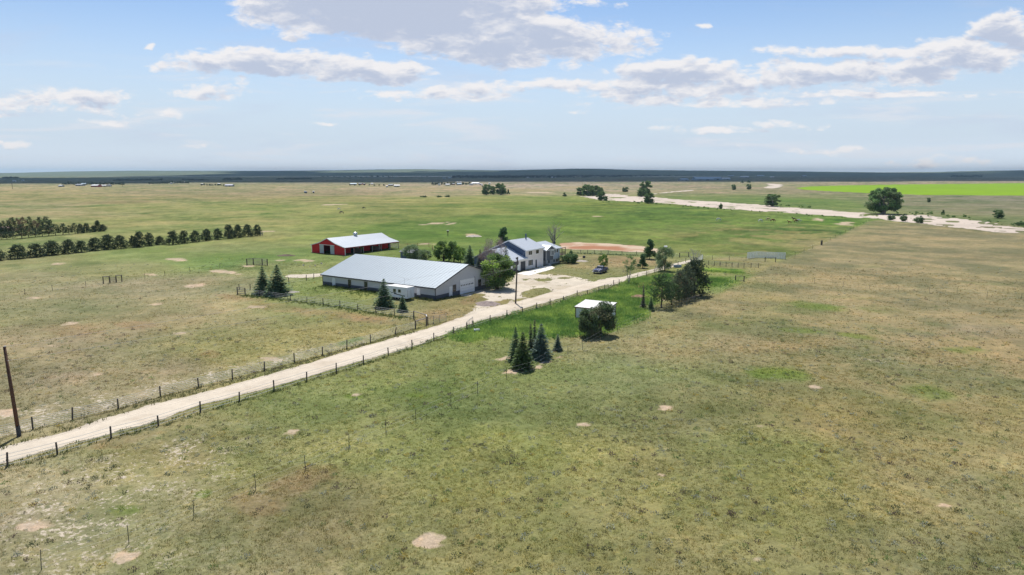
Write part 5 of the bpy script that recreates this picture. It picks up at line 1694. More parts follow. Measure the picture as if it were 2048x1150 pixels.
# trough on legs behind it
p = P(953.5, 665)
o = thing('feed_bunk', 'small pale feed bunk on dark legs in the weeds by the road gate', 'feeder', p, .3)
mb = MB().box(-.45, .45, -.22, .22, .38, .44).box(-.45, .45, -.24, -.2, .44, .6).box(-.45, .45, .2, .24, .44, .6).box(-.48, -.45, -.24, .24, .38, .6).box(.45, .48, -.24, .24, .38, .6)
mb.build('trough', M['whitetrim'], o)
for x in (-.4, .4):
    for y in (-.18, .18): MB().box(x - .04, x + .04, y - .04, y + .04, 0, .38).build('leg', M['timber'], o)

# arena paddock fence with its corner braces and gates
fence('paddock_fence', 'pole and wire fence running in front of the arena and the two spruces', [(490.5, 590), (519.7, 593), (549.9, 597), (581, 601), (614, 605.5), (646.4, 609.5), (680.3, 614), (715.4, 620.6), (751.6, 626.5), (789, 631), (827.7, 637.5)], h=1.3, post=.08, strands=4, wr=.02, wm='wire')
fence('paddock_fence', 'short row of posts behind the paired spruces up to the arena back corner', [(479, 580), (500.4, 580), (540, 573), (578, 566.5), (613, 561), (627.8, 557)], h=1.35, post=.09, strands=2, wr=.012)
c0 = P(853, 651)
o = thing('corner_brace', 'heavy fence corner of thick posts and grey rails where paddock meets the road', 'fence corner', c0)
a, b = P(827.7, 637.5) - c0, P(831, 658) - c0
zt = 1.62
MB().tube([(0, 0, -.2), (0, 0, zt)], .12, 9).build('post', M['postwood'], o)
MB().tube([(.2, .35, -.2), (.2, .35, 1.5)], .09, 9).build('post', M['postwood'], o)
MB().tube([a + Vector((0, 0, -.2)), a + Vector((0, 0, 1.45))], .11, 8).build('post', M['postwood'], o)
MB().tube([b + Vector((0, 0, -.2)), b + Vector((0, 0, 1.45))], .11, 8).build('post', M['postwood'], o)
MB().tube([a + Vector((0, 0, 1.4)), Vector((-.05, .6, 1.75))], .07, 7).build('rail', M['railwood'], o)
MB().tube([b + Vector((0, 0, 1.35)), Vector((0, 0, 1.35))], .085, 7).build('rail', M['railwood'], o)
MB().tube([Vector((-.05, .6, 1.78)), Vector((.05, .1, 1.5))], .08, 7).build('rail', M['whitetrim'], o)
g0 = P(867.4, 647.5)
o = thing('pipe_gate', 'dark pipe gate panels between the arena yard and the road', 'gate', g0)
for k, (x, y) in enumerate(((867.4, 647.5), (879.6, 645), (892.3, 641.5))):
    p = P(x, y) - g0
    MB().tube([p + Vector((0, 0, -.1)), p + Vector((0, 0, 1.35))], .045, 6).build('post', M['greypipe'], o)
e, s_ = P(892.3, 641.5) - g0, P(856.5, 649.5) - g0
for z in (1.3, 1.05, .75, .45, .2): MB().tube([s_ + Vector((0, 0, z)), e + Vector((0, 0, z))], .028, 5).build('rail', M['greypipe'], o)


def panel(name, label, pts, h=1.3, rails=4, m='postwood', rm='railwood', post=.08, rr=.04, cat='gate', group=None, top_only=False):
    q = [P(*p) for p in pts]
    o = thing(name, label, cat, q[0], 0, group)
    for p in q:
        p = p - q[0]
        MB().tube([p + Vector((0, 0, -.2)), p + Vector((0, 0, h))], post, 7).build('post', M[m], o)
    for k in range(rails):
        z = h - .06 - (h - .3) * k / max(1, rails - 1) if rails > 1 else h - .06
        MB().tube([p - q[0] + Vector((0, 0, z)) for p in q], rr, 5).build('rail', M[rm], o)
    return o


panel('wooden_gate', 'dark wooden gate panels at the pasture edge above the paired spruces', [(494, 530.5), (507, 529.5), (524.7, 530.5), (535, 531)], 1.9, 5, rr=.07, post=.14)
panel('wooden_gate', 'small wooden gate with posts at the left end of the pole fence', [(475, 588), (490.5, 590)], 1.55, 4, post=.12, rr=.07)
panel('wooden_gate', 'free-standing square frame gate in the left pasture, left bay', [(207, 567.5), (219.6, 566.5)], 1.75, 1, post=.11, rr=.10)
panel('wooden_gate', 'open wire gate between the two square frames in the left pasture', [(220.6, 566.3), (232, 565.2)], 1.35, 5, post=.05, rr=.045)
panel('wooden_gate', 'free-standing square frame gate in the left pasture, right bay', [(233, 565), (244, 563.7)], 1.75, 1, post=.11, rr=.10)
panel('fence_brace', 'H-shaped timber brace standing in the straw grass right of the big pines', [(1470.8, 562), (1487.8, 563)], 1.35, 2, post=.13, rr=.06, cat='fence brace')
panel('fence_brace', 'H-shaped timber brace just below the white pen panels', [(1530, 523.5), (1551, 524.5)], 1.45, 1, post=.11, rr=.06, cat='fence brace')
panel('wooden_gate', 'timber gateway across the lane behind the bleached dead tree', [(1359, 515), (1377, 514), (1405, 518.5)], 1.5, 2, post=.12, rr=.05)
panel('pen_fence', 'row of pipe fence panels right of the bleached dead tree', [(1404.6, 530), (1417, 530.3), (1428.5, 532), (1440, 532.3), (1452, 533.3), (1464, 534), (1476, 535.2), (1487.8, 535.5), (1502, 535.3), (1517, 536)], 1.35, 5, post=.07, rr=.03, rm='greypipe', cat='fence')
panel('pipe_gate', 'pale grey gate panels leaning beside the bleached dead tree', [(1393, 527), (1405, 519)], 1.5, 6, m='whitepipe', rm='whitepipe', post=.06, rr=.04)
fence('pasture_fence', 'thin post fence from the dead tree to the white pen panels', [(1405, 518.5), (1424.6, 520), (1458.5, 521), (1492, 521.8), (1530, 523.5)], h=1.4, post=.06, strands=4)
# white pen panels
q = [P(1494.3, 517.5), P(1513, 515.7), P(1570.5, 518.2)]
o = thing('livestock_pen', 'white railed pen panels standing in an L shape in the green pasture', 'pen', q[0])
hs = ZT(1513, 515.7, 504)
for k in range(6):
    z = .12 + (hs - .18) * k / 5
    mb = MB()
    for a, b in ((q[0], q[1]), (q[1], q[2])):
        a_, b_ = a - q[0], b - q[0]
        n = (b_ - a_).normalized().cross(Vector((0, 0, 1))) * .03
        mb.slab([a_ + Vector((0, 0, z)), b_ + Vector((0, 0, z)), b_ + Vector((0, 0, z + .21)), a_ + Vector((0, 0, z + .21))], n.normalized(), .04)
    mb.build('rail', M['whitepipe'], o)
for a, b, n in ((q[0], q[1], 3), (q[1], q[2], 8)):
    for k in range(n + (b == q[2])):
        p = a.lerp(b, k / n) - q[0]
        MB().tube([p + Vector((0, 0, -.1)), p + Vector((0, 0, hs + .05))], .05, 6).build('post', M['whitepipe'], o)

# lawn fence, T-post fences, pasture lines
fence('lawn_fence', 'wire mesh fence between the lawn and the red dirt corral', [(1142, 505.5), (1161, 507), (1175, 507.5), (1188.7, 508), (1202, 508.5), (1216.4, 508.5), (1244, 509.5), (1273, 510), (1300, 511), (1330, 512.5), (1359, 515)], h=1.25, post=.08, strands=5)
fence('steel_post_fence', 'thin steel post fence crossing the near pasture from bottom left to the white shed', [(83, 1143), (258, 1087), (388, 1035), (512, 981), (611, 941), (698, 899), (772, 868), (832, 843), (902, 811), (955, 786.5), (1013, 757), (1059, 745), (1096, 722), (1136, 711), (1165, 700), (1203, 678), (1235, 664), (1268, 649),
      (1300, 636), (1333, 622), (1362, 613), (1390, 606), (1415, 598), (1440, 586), (1470.8, 562)], h=1.45, post=.03, strands=3, pm='tpost', wr=.005)
fence('steel_post_fence', 'thin steel post fence running right across the straw field', [(1487.8, 563), (1528, 563), (1580, 565), (1629, 567), (1686, 573.5), (1739, 577), (1797, 583), (1859, 585.5), (1914, 586.5), (1974, 594), (2042, 599), (2110, 606)], h=1.3, post=.03, strands=3, pm='tpost', wr=.004)
fence('steel_post_fence', 'diagonal thin post fence dividing green pasture from straw field', [(1551, 524.5), (1571, 519), (1590, 512), (1608, 505), (1625, 497.5), (1643, 490), (1660, 481.5), (1680, 471), (1700, 461.5), (1720, 451), (1738, 442.5)], h=1.4, post=.045, strands=2, wr=.006, pm='tpost', step=14)
fence('pasture_fence', 'sparse thin post fence in the left pasture toward the square frame gates', [(-30, 599), (50, 590), (105, 581), (172, 573), (207, 567.5)], h=1.3, post=.05, strands=2, wr=.006)
fence('pasture_fence', 'sparse thin post fence from the square frame gates to the spruce pair', [(244, 563.7), (290, 558), (330, 552), (380, 544), (440, 536), (494, 530.5)], h=1.3, post=.05, strands=2, wr=.006, step=11)
fence('corral_fence', 'rusty red pipe fence behind the end of the red barn', [(797, 497), (815, 495), (835, 493.5), (858, 494), (865, 499), (868, 508)], h=1.45, post=.06, strands=4, pm='redpipe', wm='redpipe', wr=.03)
p = P(1643, 490)
o = thing('brace_post', 'thick dark fence post standing out halfway along the diagonal fence', 'post', p)
MB().tube([(0, 0, -.2), (0, 0, 1.7)], .35, 8).build('post', M['postwood'], o)
for x, y in ((521.8, 472), (525.5, 471.5)):
    o = thing('gate_post', 'pale timber post ' + ('left' if x < 523 else 'right') + ' of two at the right end of the front windbreak', 'post', P(x, y), 0)
    MB().tube([(0, 0, -.2), (0, 0, ZT(x, y, y - 8))], .14, 7).build('shaft', M['railwood'], o)

# ------------------------------------------------------------------ utility poles and cables
p1, p2 = P(38.5, 873), P(1031, 607)
h1 = zof(Vector((p1.x, p1.y, 0)), 694)
o = thing('utility_pole', 'dark brown leaning utility pole at the left edge beside the road', 'utility pole', p1)
lean = Vector((-.47, .15, 0))
MB().tube([(0, 0, -.3), lean * .5 + Vector((0, 0, h1 / 2)), lean + Vector((0, 0, h1))], [.19, .165, .13], 12).build('shaft', M['polewood'], o, smooth=True)
MB().tube([(0, 0, -.1), (-.02, 0, 1.1)], [.205, .2], 12).build('base_wrap', M['darktrim'], o)
for z in (h1 + .02, h1 - 1.45):
    k = z / h1
    MB().tube([lean * k, lean * k + Vector((.0, 0, .0))] if False else [lean * k + Vector((0, 0, z)), lean * k + Vector((.16, 0, z + .03))], [.05, .035], 8).build('insulator', M['whitetrim'], o)
h2 = zof(Vector((p2.x, p2.y, 0)), 514)
o = thing('utility_pole', 'weathered utility pole with lamp and meter box in the gravel yard', 'utility pole', p2)
MB().tube([(0, 0, -.3), (.2, 0, h2 / 2), (.42, 0, h2)], [.17, .15, .12], 12).build('shaft', M['postwood'], o, smooth=True)
ar = MB().tube([(.3, 0, h2 - 1.9), (-.35, -.1, h2 - 1.75), (-.75, -.15, h2 - 1.95)], .03, 6).build('lamp_arm', M['wire'], o)
MB().tube([(-.75, -.15, h2 - 1.9), (-.75, -.15, h2 - 2.05), (-.75, -.15, h2 - 2.3)], [.1, .2, .16], 10).build('lamp', M['whitetrim'], ar)
MB().box(.38, .78, -.22, .1, h2 - 2.6, h2 - 1.6).build('meter_box', M['whitepipe'], o)
MB().box(.05, .33, -.2, .2, h2 - .45, h2 - .1).build('bracket', M['darktrim'], o)


def cable(label, a, b, sag, r=.011, name='power_cable'):
    mb = MB()
    n = 28
    pts = []
    for i in range(n + 1):
        t = i / n
        q = a.lerp(b, t)
        pts.append((q.x, q.y, q.z - sag * 4 * t * (1 - t)))
    mb.tube(pts, r, 4)
    return tag(mb.build(name, M['cable']), label, 'cable')


top1, low1 = p1 + lean + Vector((.1, 0, h1 + .02)), p1 + lean * .84 + Vector((.12, 0, h1 - 1.42))
top2, low2 = p2 + Vector((.4, 0, h2 - .15)), p2 + Vector((.4, 0, h2 - 2.1))
cable('upper thin grey cable between the two utility poles', top1, top2, .55)
cable('lower thin grey cable between the two utility poles', low1, low2, .75)
cable('thin cable leaving the left utility pole past the left edge', top1, top1 + Vector((-40, -38, .4)), .8)
cable('thin cable from the yard pole down to the arena gable', low2, A0 + U * 8 + V * 0 + Vector((0, 0, 5.1)), .5, .009)
cable('thin cable from the yard pole to the house', top2, H0 + U * 7 + Vector((0, 0, 5.0)), .4, .009)

# ------------------------------------------------------------------ yard and pasture odds and ends
def heap(name, label, cat, px, py, rx, ry, h, m, seed, n=22, rz=0.0):
    r = np.random.default_rng(seed)
    p = P(px, py)
    a = np.linspace(0, 2 * pi, n, endpoint=False)
    v = [(0, 0, h)]
    f = []
    L = [.33, .62, .85, 1.02]
    for k, q in enumerate(L):
        for j, t in enumerate(a):
            e = 1 + (r.random() - .5) * .25
            v.append((rx * q * cos(t) * e, ry * q * sin(t) * e, h * (1 - q ** 1.4) * (1 + (r.random() - .5) * .45) - (.05 if k == 3 else 0)))
    for j in range(n): f.append((0, 1 + j, 1 + (j + 1) % n))
    for k in range(3):
        for j in range(n): f.append((1 + k * n + j, 1 + (k + 1) * n + j, 1 + (k + 1) * n + (j + 1) % n, 1 + k * n + (j + 1) % n))
    me = bpy.data.meshes.new(name)
    me.from_pydata(v, [], f)
    me.materials.append(M[m])
    o = link(name, me, None, p)
    o.rotation_euler = (0, 0, rz)
    return tag(o, label, cat)


heap('gravel_pile', 'low pile of reddish grey gravel between the arena door and the road', 'gravel pile', 974, 608, 2.6, 2.8, .55, 'gravelpile', 1)
heap('dirt_pile', 'dark crumbly dirt pile in the weeds beside the purplish young spruce', 'dirt pile', 1279, 595, 2.6, 2.2, .6, 'redsoil', 2)
heap('dirt_pile', 'pale dirt mound alone in the green pasture behind the house', 'dirt pile', 948, 473, 3.4, 3, .7, 'stone', 3)
heap('rock_pile', 'low pile of grey rocks on the lawn left of the small tree', 'rock pile', 1162, 522.5, 2.4, 1.8, .4, 'stone', 4)
heap('brush_pile', 'grey pile of brushwood under the paired spruces', 'brush pile', 548, 592, 1.6, 1.0, .55, 'twig', 5)
heap('brush_pile', 'pale heap of cut branches right of the paired spruces', 'brush pile', 583, 585, 2.0, 1.5, .35, 'greybark', 6)
heap('brush_pile', 'weedy grey heap left of the red barn', 'brush pile', 572, 511.5, 3.2, 1.8, .5, 'bark', 8)
for i, (x, y, w_, lb) in enumerate([(607, 531, 5, 'leftmost'), (620, 533, 3, 'second'), (630.5, 531.5, 4, 'third'), (643, 527.5, 5, 'rightmost')]):
    r_ = w_ / 2 / FPX * P(x, y).y
    heap('boulder', 'pale round boulder in the grass left of the arena, ' + lb + ' of four', 'boulder', x, y, r_, r_, r_ * 1.2, 'stone', 20 + i, 9)
# stock tank, water trough, nest box, feeder
p = P(1355, 534.5)
o = thing('water_tank', 'blue grey oval stock tank in the grass beyond the lane fence', 'water tank', p, .2)
mb = MB()
n = 20
ring = lambda k, z: [(k * 1.15 * cos(2 * pi * i / n), k * .75 * sin(2 * pi * i / n), z) for i in range(n)]
mb.add(ring(1, 0) + ring(1.02, .62) + ring(.95, .62) + ring(.95, .45), [(i, (i + 1) % n, n + (i + 1) % n, n + i) for i in range(n)] + [(n + i, n + (i + 1) % n, 2 * n + (i + 1) % n, 2 * n + i) for i in range(n)] +
       [(2 * n + i, 2 * n + (i + 1) % n, 3 * n + (i + 1) % n, 3 * n + i) for i in range(n)] + [tuple(range(3 * n, 4 * n))])
mb.build('tub', M['tank'], o)
p = P(895.8, 472)
o = thing('nest_box', 'owl box on a dark pole standing in the green pasture behind the trees', 'nest box', p)
hh_ = ZT(895.8, 472, 460.5)
MB().tube([(0, 0, -.1), (0, 0, hh_ - .8)], .14, 8).build('pole', M['postwood'], o)
MB().box(-.35, .35, -.3, .3, hh_ - .85, hh_ - .1).build('box', M['timber'], o)
MB().box(-.45, .45, -.4, .4, hh_ - .1, hh_).build('lid', M['whitetrim'], o)
p = P(1331, 502.5)
o = thing('feeder', 'pale barrel feeder on a post at the far end of the dirt corral', 'feeder', p)
MB().tube([(0, 0, 0), (0, 0, 1.2)], .08, 6).build('post', M['postwood'], o)
MB().tube([(-.5, 0, 1.5), (.5, 0, 1.5)], .38, 12).build('barrel', M['whitepipe'], o)
p = P(1168, 516)
o = thing('fire_pit', 'small dark fire drum on the lawn beside the rock pile', 'drum', p)
mb = MB().tube([(0, 0, 0), (0, 0, .7)], .42, 12)
mb.build('drum', M['darktrim'], o)

# ------------------------------------------------------------------ horses
def horse_mesh(name, graze, seed=0):
    me = bpy.data.meshes.new(name)
    J = {'rump': (-.62, 0, 1.20, .25), 'loin': (-.30, 0, 1.22, .25), 'mid': (0, 0, 1.14, .29), 'chest': (.38, 0, 1.14, .27), 'with': (.58, 0, 1.24, .20)}
    if graze: J.update({'n1': (.82, 0, 1.12, .155), 'n2': (1.06, 0, .78, .12), 'poll': (1.22, 0, .50, .10), 'cheek': (1.30, 0, .34, .095), 'muz': (1.34, 0, .08, .06)})
    else: J.update({'n1': (.80, 0, 1.46, .16), 'n2': (.98, 0, 1.72, .12), 'poll': (1.10, 0, 1.90, .10), 'cheek': (1.26, 0, 1.82, .10), 'muz': (1.52, 0, 1.62, .06)})
    E = [('rump', 'loin'), ('loin', 'mid'), ('mid', 'chest'), ('chest', 'with'), ('with', 'n1'), ('n1', 'n2'), ('n2', 'poll'), ('poll', 'cheek'), ('cheek', 'muz')]
    for s, t in ((1, 'l'), (-1, 'r')):
        k = .10 * s
        J.update({'st' + t: (-.60, .17 * s, .88, .155), 'hk' + t: (-.78 + k * .5, .17 * s, .50, .066), 'hc' + t: (-.68 + k * .5, .17 * s, .12, .045), 'hf' + t: (-.64 + k * .5, .17 * s, .02, .062),
                  'sh' + t: (.46, .15 * s, .86, .125), 'kn' + t: (.50 - k, .15 * s, .46, .058), 'fc' + t: (.50 - k, .15 * s, .12, .042), 'ff' + t: (.54 - k, .15 * s, .02, .06), 'ea' + t: (J['poll'][0] - (.04 if not graze else -.02), .06 * s, J['poll'][2] + (.14 if not graze else .08), .025)})
        E += [('rump', 'st' + t), ('st' + t, 'hk' + t), ('hk' + t, 'hc' + t), ('hc' + t, 'hf' + t), ('chest', 'sh' + t), ('sh' + t, 'kn' + t), ('kn' + t, 'fc' + t), ('fc' + t, 'ff' + t), ('poll', 'ea' + t)]
    K = list(J)
    me.from_pydata([J[k][:3] for k in K], [(K.index(a), K.index(b)) for a, b in E], [])
    ob = bpy.data.objects.new(name, me)
    C.objects.link(ob)
    ob.modifiers.new('skin', 'SKIN')
    sv = me.skin_vertices[0].data
    for i, k in enumerate(K): sv[i].radius = (J[k][3],) * 2
    sv[K.index('mid')].use_root = True
    ss_ = ob.modifiers.new('sub', 'SUBSURF')
    ss_.levels = ss_.render_levels = 1
    dg = bpy.context.evaluated_depsgraph_get()
    dg.update()
    res = bpy.data.meshes.new_from_object(ob.evaluated_get(dg))
    bpy.data.objects.remove(ob)
    for p_ in res.polygons: p_.use_smooth = True
    return res


HM = {True: horse_mesh('horse_body', True), False: horse_mesh('horse_body', False)}
coat = {'white': mat('white_coat', (.60, .59, .57), .8), 'palomino': mat('palomino_coat', (.50, .36, .22), .8), 'chestnut': mat('chestnut_coat', (.19, .065, .03), .7), 'bay': mat('bay_coat', (.10, .045, .028), .7), 'black': mat('black_coat', (.02, .02, .022), .7),
        'brown': mat('brown_coat', (.075, .05, .038), .7)}
hair = {'white': coat['white'], 'palomino': coat['white'], 'chestnut': coat['chestnut'], 'bay': coat['black'], 'black': coat['black'], 'brown': coat['black']}
for px, py, c_, gz, ang, sc, lb in [(678, 420.5, 'white', True, 175, 1.15, 'white horse lying against the far left pasture above the brown one'), (683.5, 428, 'brown', True, 190, 1.35, 'dark brown grazing horse in the left pasture beyond the red barn'), (728, 418, 'black', True, 200, 1.15, 'black horse grazing alone in the left pasture'),
                                    (1437.5, 442.3, 'white', True, 175, 1.3, 'greyish white grazing horse standing apart on the left of the herd'), (1520.5, 444.6, 'white', True, 5, 1.25, 'white grazing horse second from the left in the herd'), (1537, 441.5, 'palomino', True, 180, 1.3, 'golden palomino horse behind the chestnut one'),
                                    (1545, 444, 'chestnut', True, 0, 1.25, 'dark chestnut horse grazing in front of the palomino'), (1579, 447.6, 'chestnut', False, 170, 1.0, 'reddish chestnut foal standing at the front of the right group'), (1588, 442, 'bay', False, 185, 1.25, 'dark bay horse at the rear of the right group'),
                                    (1591.5, 444.8, 'chestnut', True, 10, 1.15, 'chestnut horse in the middle of the right group'), (1598, 444.5, 'white', True, 170, 1.25, 'white horse at the right end of the herd')]:
    lb = lb.replace('lying against the far left pasture', 'grazing in the left pasture')
    o = thing('horse', lb, 'horse', P(px, py), radians(ang), 'horses grazing in the pastures', (sc * .95,) * 3)
    me = HM[gz].copy()
    me.materials.clear()
    me.materials.append(coat[c_])
    link('body', me, o)
    mb = MB().tube([(-.84, 0, 1.22), (-.98, 0, 1.05), (-1.0, 0, .7), (-.96, 0, .4)], [.05, .07, .08, .02], 7)
    mb.build('tail', hair[c_], o, smooth=True)
    mp = [(.62, 0, 1.42), (.86, 0, 1.24), (1.12, 0, .90), (1.27, 0, .62)] if gz else [(.66, 0, 1.42), (.74, 0, 1.62), (.90, 0, 1.84), (1.04, 0, 2.0)]
    MB().tube(mp, [.03, .06, .06, .03], 6).build('mane', hair[c_], o, smooth=True)


# ------------------------------------------------------------------ far farms, sheds and trees on the plain
def farbuilding(name, label, cat, px, py, wpx, hpx, wall, roof, ang=None, deep=.7, pitch=.35, group=None):
    p = P(px, py)
    k = (p.y * PC + CAMH * PS) / FPX
    w_, h_ = wpx * k, max(hpx * k * .62, 2.4)
    d_ = w_ * deep
    o = thing(name, label, cat, p, random.uniform(-.35, .35) if ang is None else ang, group)
    rh = d_ / 2 * pitch
    mb = MB().box(-w_ / 2, w_ / 2, 0, d_, -.3, h_)
    mb.poly([(-w_ / 2, 0, h_), (-w_ / 2, d_ / 2, h_ + rh), (-w_ / 2, d_, h_)]).poly([(w_ / 2, 0, h_), (w_ / 2, d_, h_), (w_ / 2, d_ / 2, h_ + rh)])
    mb.build('wall', wall, o)
    e = .03 * w_
    rb = MB()
    rb.slab([(-w_ / 2 - e, -e, h_ - .1), (w_ / 2 + e, -e, h_ - .1), (w_ / 2 + e, d_ / 2, h_ + rh), (-w_ / 2 - e, d_ / 2, h_ + rh)], (0, -.2, 1), .25)
    rb.slab([(w_ / 2 + e, d_ + e, h_ - .1), (-w_ / 2 - e, d_ + e, h_ - .1), (-w_ / 2 - e, d_ / 2, h_ + rh), (w_ / 2 + e, d_ / 2, h_ + rh)], (0, .2, 1), .25)
    rb.build('roof', roof, o)
    dw = max(1.2, w_ * .18)
    MB().box(-dw / 2 + w_ * .15, dw / 2 + w_ * .15, -.12, 0, 0, h_ * .72).build('door', M['charcoal'], o)
    MB().box(-w_ * .35, -w_ * .2, -.1, 0, h_ * .4, h_ * .7).build('window', M['glass'], o)
    return o


fw = mat('far_white_wall', (.55, .55, .54), .7)
fg = mat('far_grey_wall', (.30, .31, .32), .7)
fr_ = mat('far_red_wall', (.30, .035, .04), .7)
ft = mat('far_tan_wall', (.36, .30, .24), .7)
fb = mat('far_blue_steel', (.22, .30, .38), .6)
rw = mat('far_white_roof', (.74, .74, .74), .5)
rg = mat('far_grey_roof', (.30, .32, .35), .6)
rl = mat('far_lavender_roof', (.48, .48, .55), .5)
rb_ = mat('far_blue_roof', (.36, .47, .56), .5)
FB = [(120, 373.6, 9, 3, fg, rw, 'grey building at the left end of the left farm'), (157, 372, 14, 3.5, fg, rg, 'long grey shed in the middle of the left farm'), (167, 370, 8, 4, fg, rb_, 'bluish house among the trees of the left farm'), (188, 374, 16, 4.5, fr_, rw, 'distant red barn with a bright white roof'), (207, 373.5, 10, 2.5, ft, rw, 'low pale shed right of the distant red barn'),
      (217, 373, 8, 2, fg, rg, 'low grey shed at the right end of the left farm'), (28, 363.2, 6, 1.8, fw, rw, 'tiny white house at the far left on the plain'), (45, 361.6, 4, 1.5, fw, rw, 'tiny white shed right of the far left house'), (342, 368, 4, 2, fw, rw, 'tiny white shed, left in the dark tree belt'), (349, 366.5, 3.5, 2.5, fw, rw, 'tiny white house in the dark tree belt'),
      (368, 366, 10, 2.2, fg, rw, 'low white-roofed shed at the right of the dark tree belt'), (457, 373, 15, 3.4, fg, rl, 'distant shed with a lavender grey roof'), (438, 369.5, 5, 2, ft, rw, 'tiny tan house left of the lavender-roofed shed'), (404, 369.5, 4, 1.8, ft, rw, 'tiny tan shed at the left of the middle farm'),
      (707, 370, 12, 2, ft, rb_, 'long low pale green roof in the right middle farm'), (720, 369.3, 8, 2, fr_, rg, 'tiny red brown barn right of the low green roof'), (728, 369.5, 4, 1.8, fr_, rg, 'tiny red brown shed right of the red brown barn'), (744, 369, 5, 2.4, fw, rw, 'tiny white house alone on the middle plain'),
      (794, 373.5, 11, 3, fg, rw, 'white-roofed barn at the right end of the middle farms'), (781, 371.8, 9, 2.6, ft, rg, 'tan barn left of the white-roofed barn'), (774, 374.5, 4, 1.5, fw, rw, 'tiny white shed in front of the tan barn'),
      (878, 370.5, 4, 2.5, fw, rb_, 'small bluish house, leftmost building of the central hamlet'), (895, 371, 8, 2, fw, rw, 'low white-roofed house in the central hamlet'), (907, 369.5, 6, 2, fr_, rg, 'small red shed in the central hamlet'), (915, 366.2, 4, 2, fw, rw, 'tall white building, left of two at the back of the hamlet'),
      (921, 366.2, 4, 2, fw, rw, 'tall white building, right of two at the back of the hamlet'), (919, 370, 9, 2.6, fg, rb_, 'grey blue house in the middle of the central hamlet'), (942, 370.5, 6, 2.2, fg, rg, 'grey house under the trees of the hamlet'), (950, 368.5, 15, 1.6, fw, rw, 'long pale roof at the right of the hamlet'),
      (961, 370, 4, 1.5, fr_, rw, 'tiny red shed right of the hamlet'), (979, 368.5, 4, 2, fw, rw, 'tiny white house beyond the plain clump of trees'), (964, 371, 3, 1.3, fw, rw, 'tiny white shed just left of the plain clump'),
      (1370, 361.5, 17, 4, fg, rb_, 'pale blue domed shed left of the long blue sheds'), (1410, 360.5, 36, 3.5, fb, rb_, 'long blue steel shed on the right plain'), (1432, 360, 24, 5, fb, rb_, 'larger blue steel shed with a bright roof'), (1453, 359.3, 17, 3, fb, rw, 'pale shed at the right end of the blue sheds'),
      (1490, 355.6, 16, 2.6, fg, rw, 'white-roofed shed above the right plain'), (1522, 353, 14, 2, fg, rb_, 'low blue roof at the dark wood edge'), (1544, 355, 8, 1.8, fw, rw, 'tiny white house at the dark wood edge'), (1610, 353.5, 9, 2.6, fg, rb_, 'pale house before the right dark wood'), (1462, 353, 12, 1.8, fg, rb_, 'low pale roof left of the wood edge'),
      (1252, 351.5, 4, 2, fw, rw, 'tiny white house breaking the dark wood line'), (1056, 356, 7, 1.8, fw, rw, 'pale shed at the foot of the left dark wood'), (888, 357.2, 6, 1.6, fg, rb_, 'pale roof at the left end of the dark wood'), (900, 356.6, 8, 1.6, fg, rb_, 'second pale roof at the left end of the dark wood'), (1106, 355.5, 9, 1.6, fw, rb_, 'low pale roof midway along the dark wood'),
      (610, 386.3, 3, 1.3, fb, rb_, 'tiny turquoise hut alone on the open plain'), (627, 386.3, 3.4, 1.3, fw, rw, 'tiny white hut alone on the open plain'), (612.8, 386.6, 2, 1, fw, rw, 'tiny white box beside the turquoise hut'), (2004, 350, 7, 1.4, fw, rw, 'tiny white house near the right horizon'),
      ]
for x, y, w_, h_, wl_, rf_, lb in FB:
    if w_: farbuilding('barn' if 'barn' in lb else 'farm_shed' if ('shed' in lb or 'roof' in lb) else 'farmhouse', lb, 'barn' if 'barn' in lb else 'shed' if ('shed' in lb or 'roof' in lb or 'box' in lb) else 'house', x, y, w_, h_, wl_, rf_)

# building material behind the back windbreak: low pink roof glimpsed through the pines
farbuilding('farm_shed', 'low pinkish roof glimpsed through the pines of the back windbreak', 'shed', 8, 468, 22, 6, ft, mat('pink_roof', (.50, .34, .29), .7), ang=.1)

fc = [crownmesh('tree_crown', 600 + i, 12, 12, (.035, .055, .036), trunk=.05, blobs=22, leaves=36, ls=.9, lumps=.22) for i in range(3)]
ftk = trunkmesh('tree_trunk', 600, 12, .4, 6, 3)


def fartree(name, label, x, y, w_, hpx, group):
    p = P(x, y)
    k = (p.y * PC + CAMH * PS) / FPX
    o = thing(name, label, 'tree', p, random.random() * 6, group, (w_ * k / 12, w_ * k / 12, max(hpx * k / 12, .2)))
    link('crown', random.choice(fc), o)
    return o


def row(label, group, x0, y0, x1, y1, n, w_, h_, jit=.3):
    for i in range(n):
        t = (i + .5) / n
        fartree('windbreak_tree', label.split(', ')[0] + ', ' + ordinal(i + 1) + ' from the left', x0 + (x1 - x0) * t + random.uniform(-.5, .5), y0 + (y1 - y0) * t + random.uniform(-jit, jit), w_ * random.uniform(.75, 1.3), h_ * random.uniform(.7, 1.25), group)


row('dark tree of the belt around the left farm, one of many much alike', 'tree belt around the left farm', 124, 369.5, 250, 369, 24, 5.5, 5)
row('dark tree in the line above the left farm, one of many much alike', 'tree line above the left farm', 226, 361.3, 326, 361, 22, 5, 3)
row('tiny dark tree by the far left houses, one of several alike', 'trees by the far left houses', 5, 356.6, 37, 356.8, 8, 5, 3)
row('dark tree of the belt left of the middle farm, one of many alike', 'tree belt left of the middle farm', 297, 368, 378, 366.4, 16, 5.5, 4.5)
row('small dark tree in the line right of centre left, one of many alike', 'tree line above the middle farm', 364, 360.4, 418, 361, 14, 4.5, 2.6)
row('dark tree of the short dense row above the middle farm, alike', 'short dense row above the middle farm', 446, 360.3, 484, 360, 12, 5, 4)
row('dark tree of the even row on the left plain, all much alike', 'even row on the left plain', 553, 359.5, 624, 358.5, 20, 4.5, 3)
row('dark tree beside the middle farm sheds, one of several alike', 'trees beside the middle farm', 400, 371, 450, 371.3, 9, 4, 3.2)
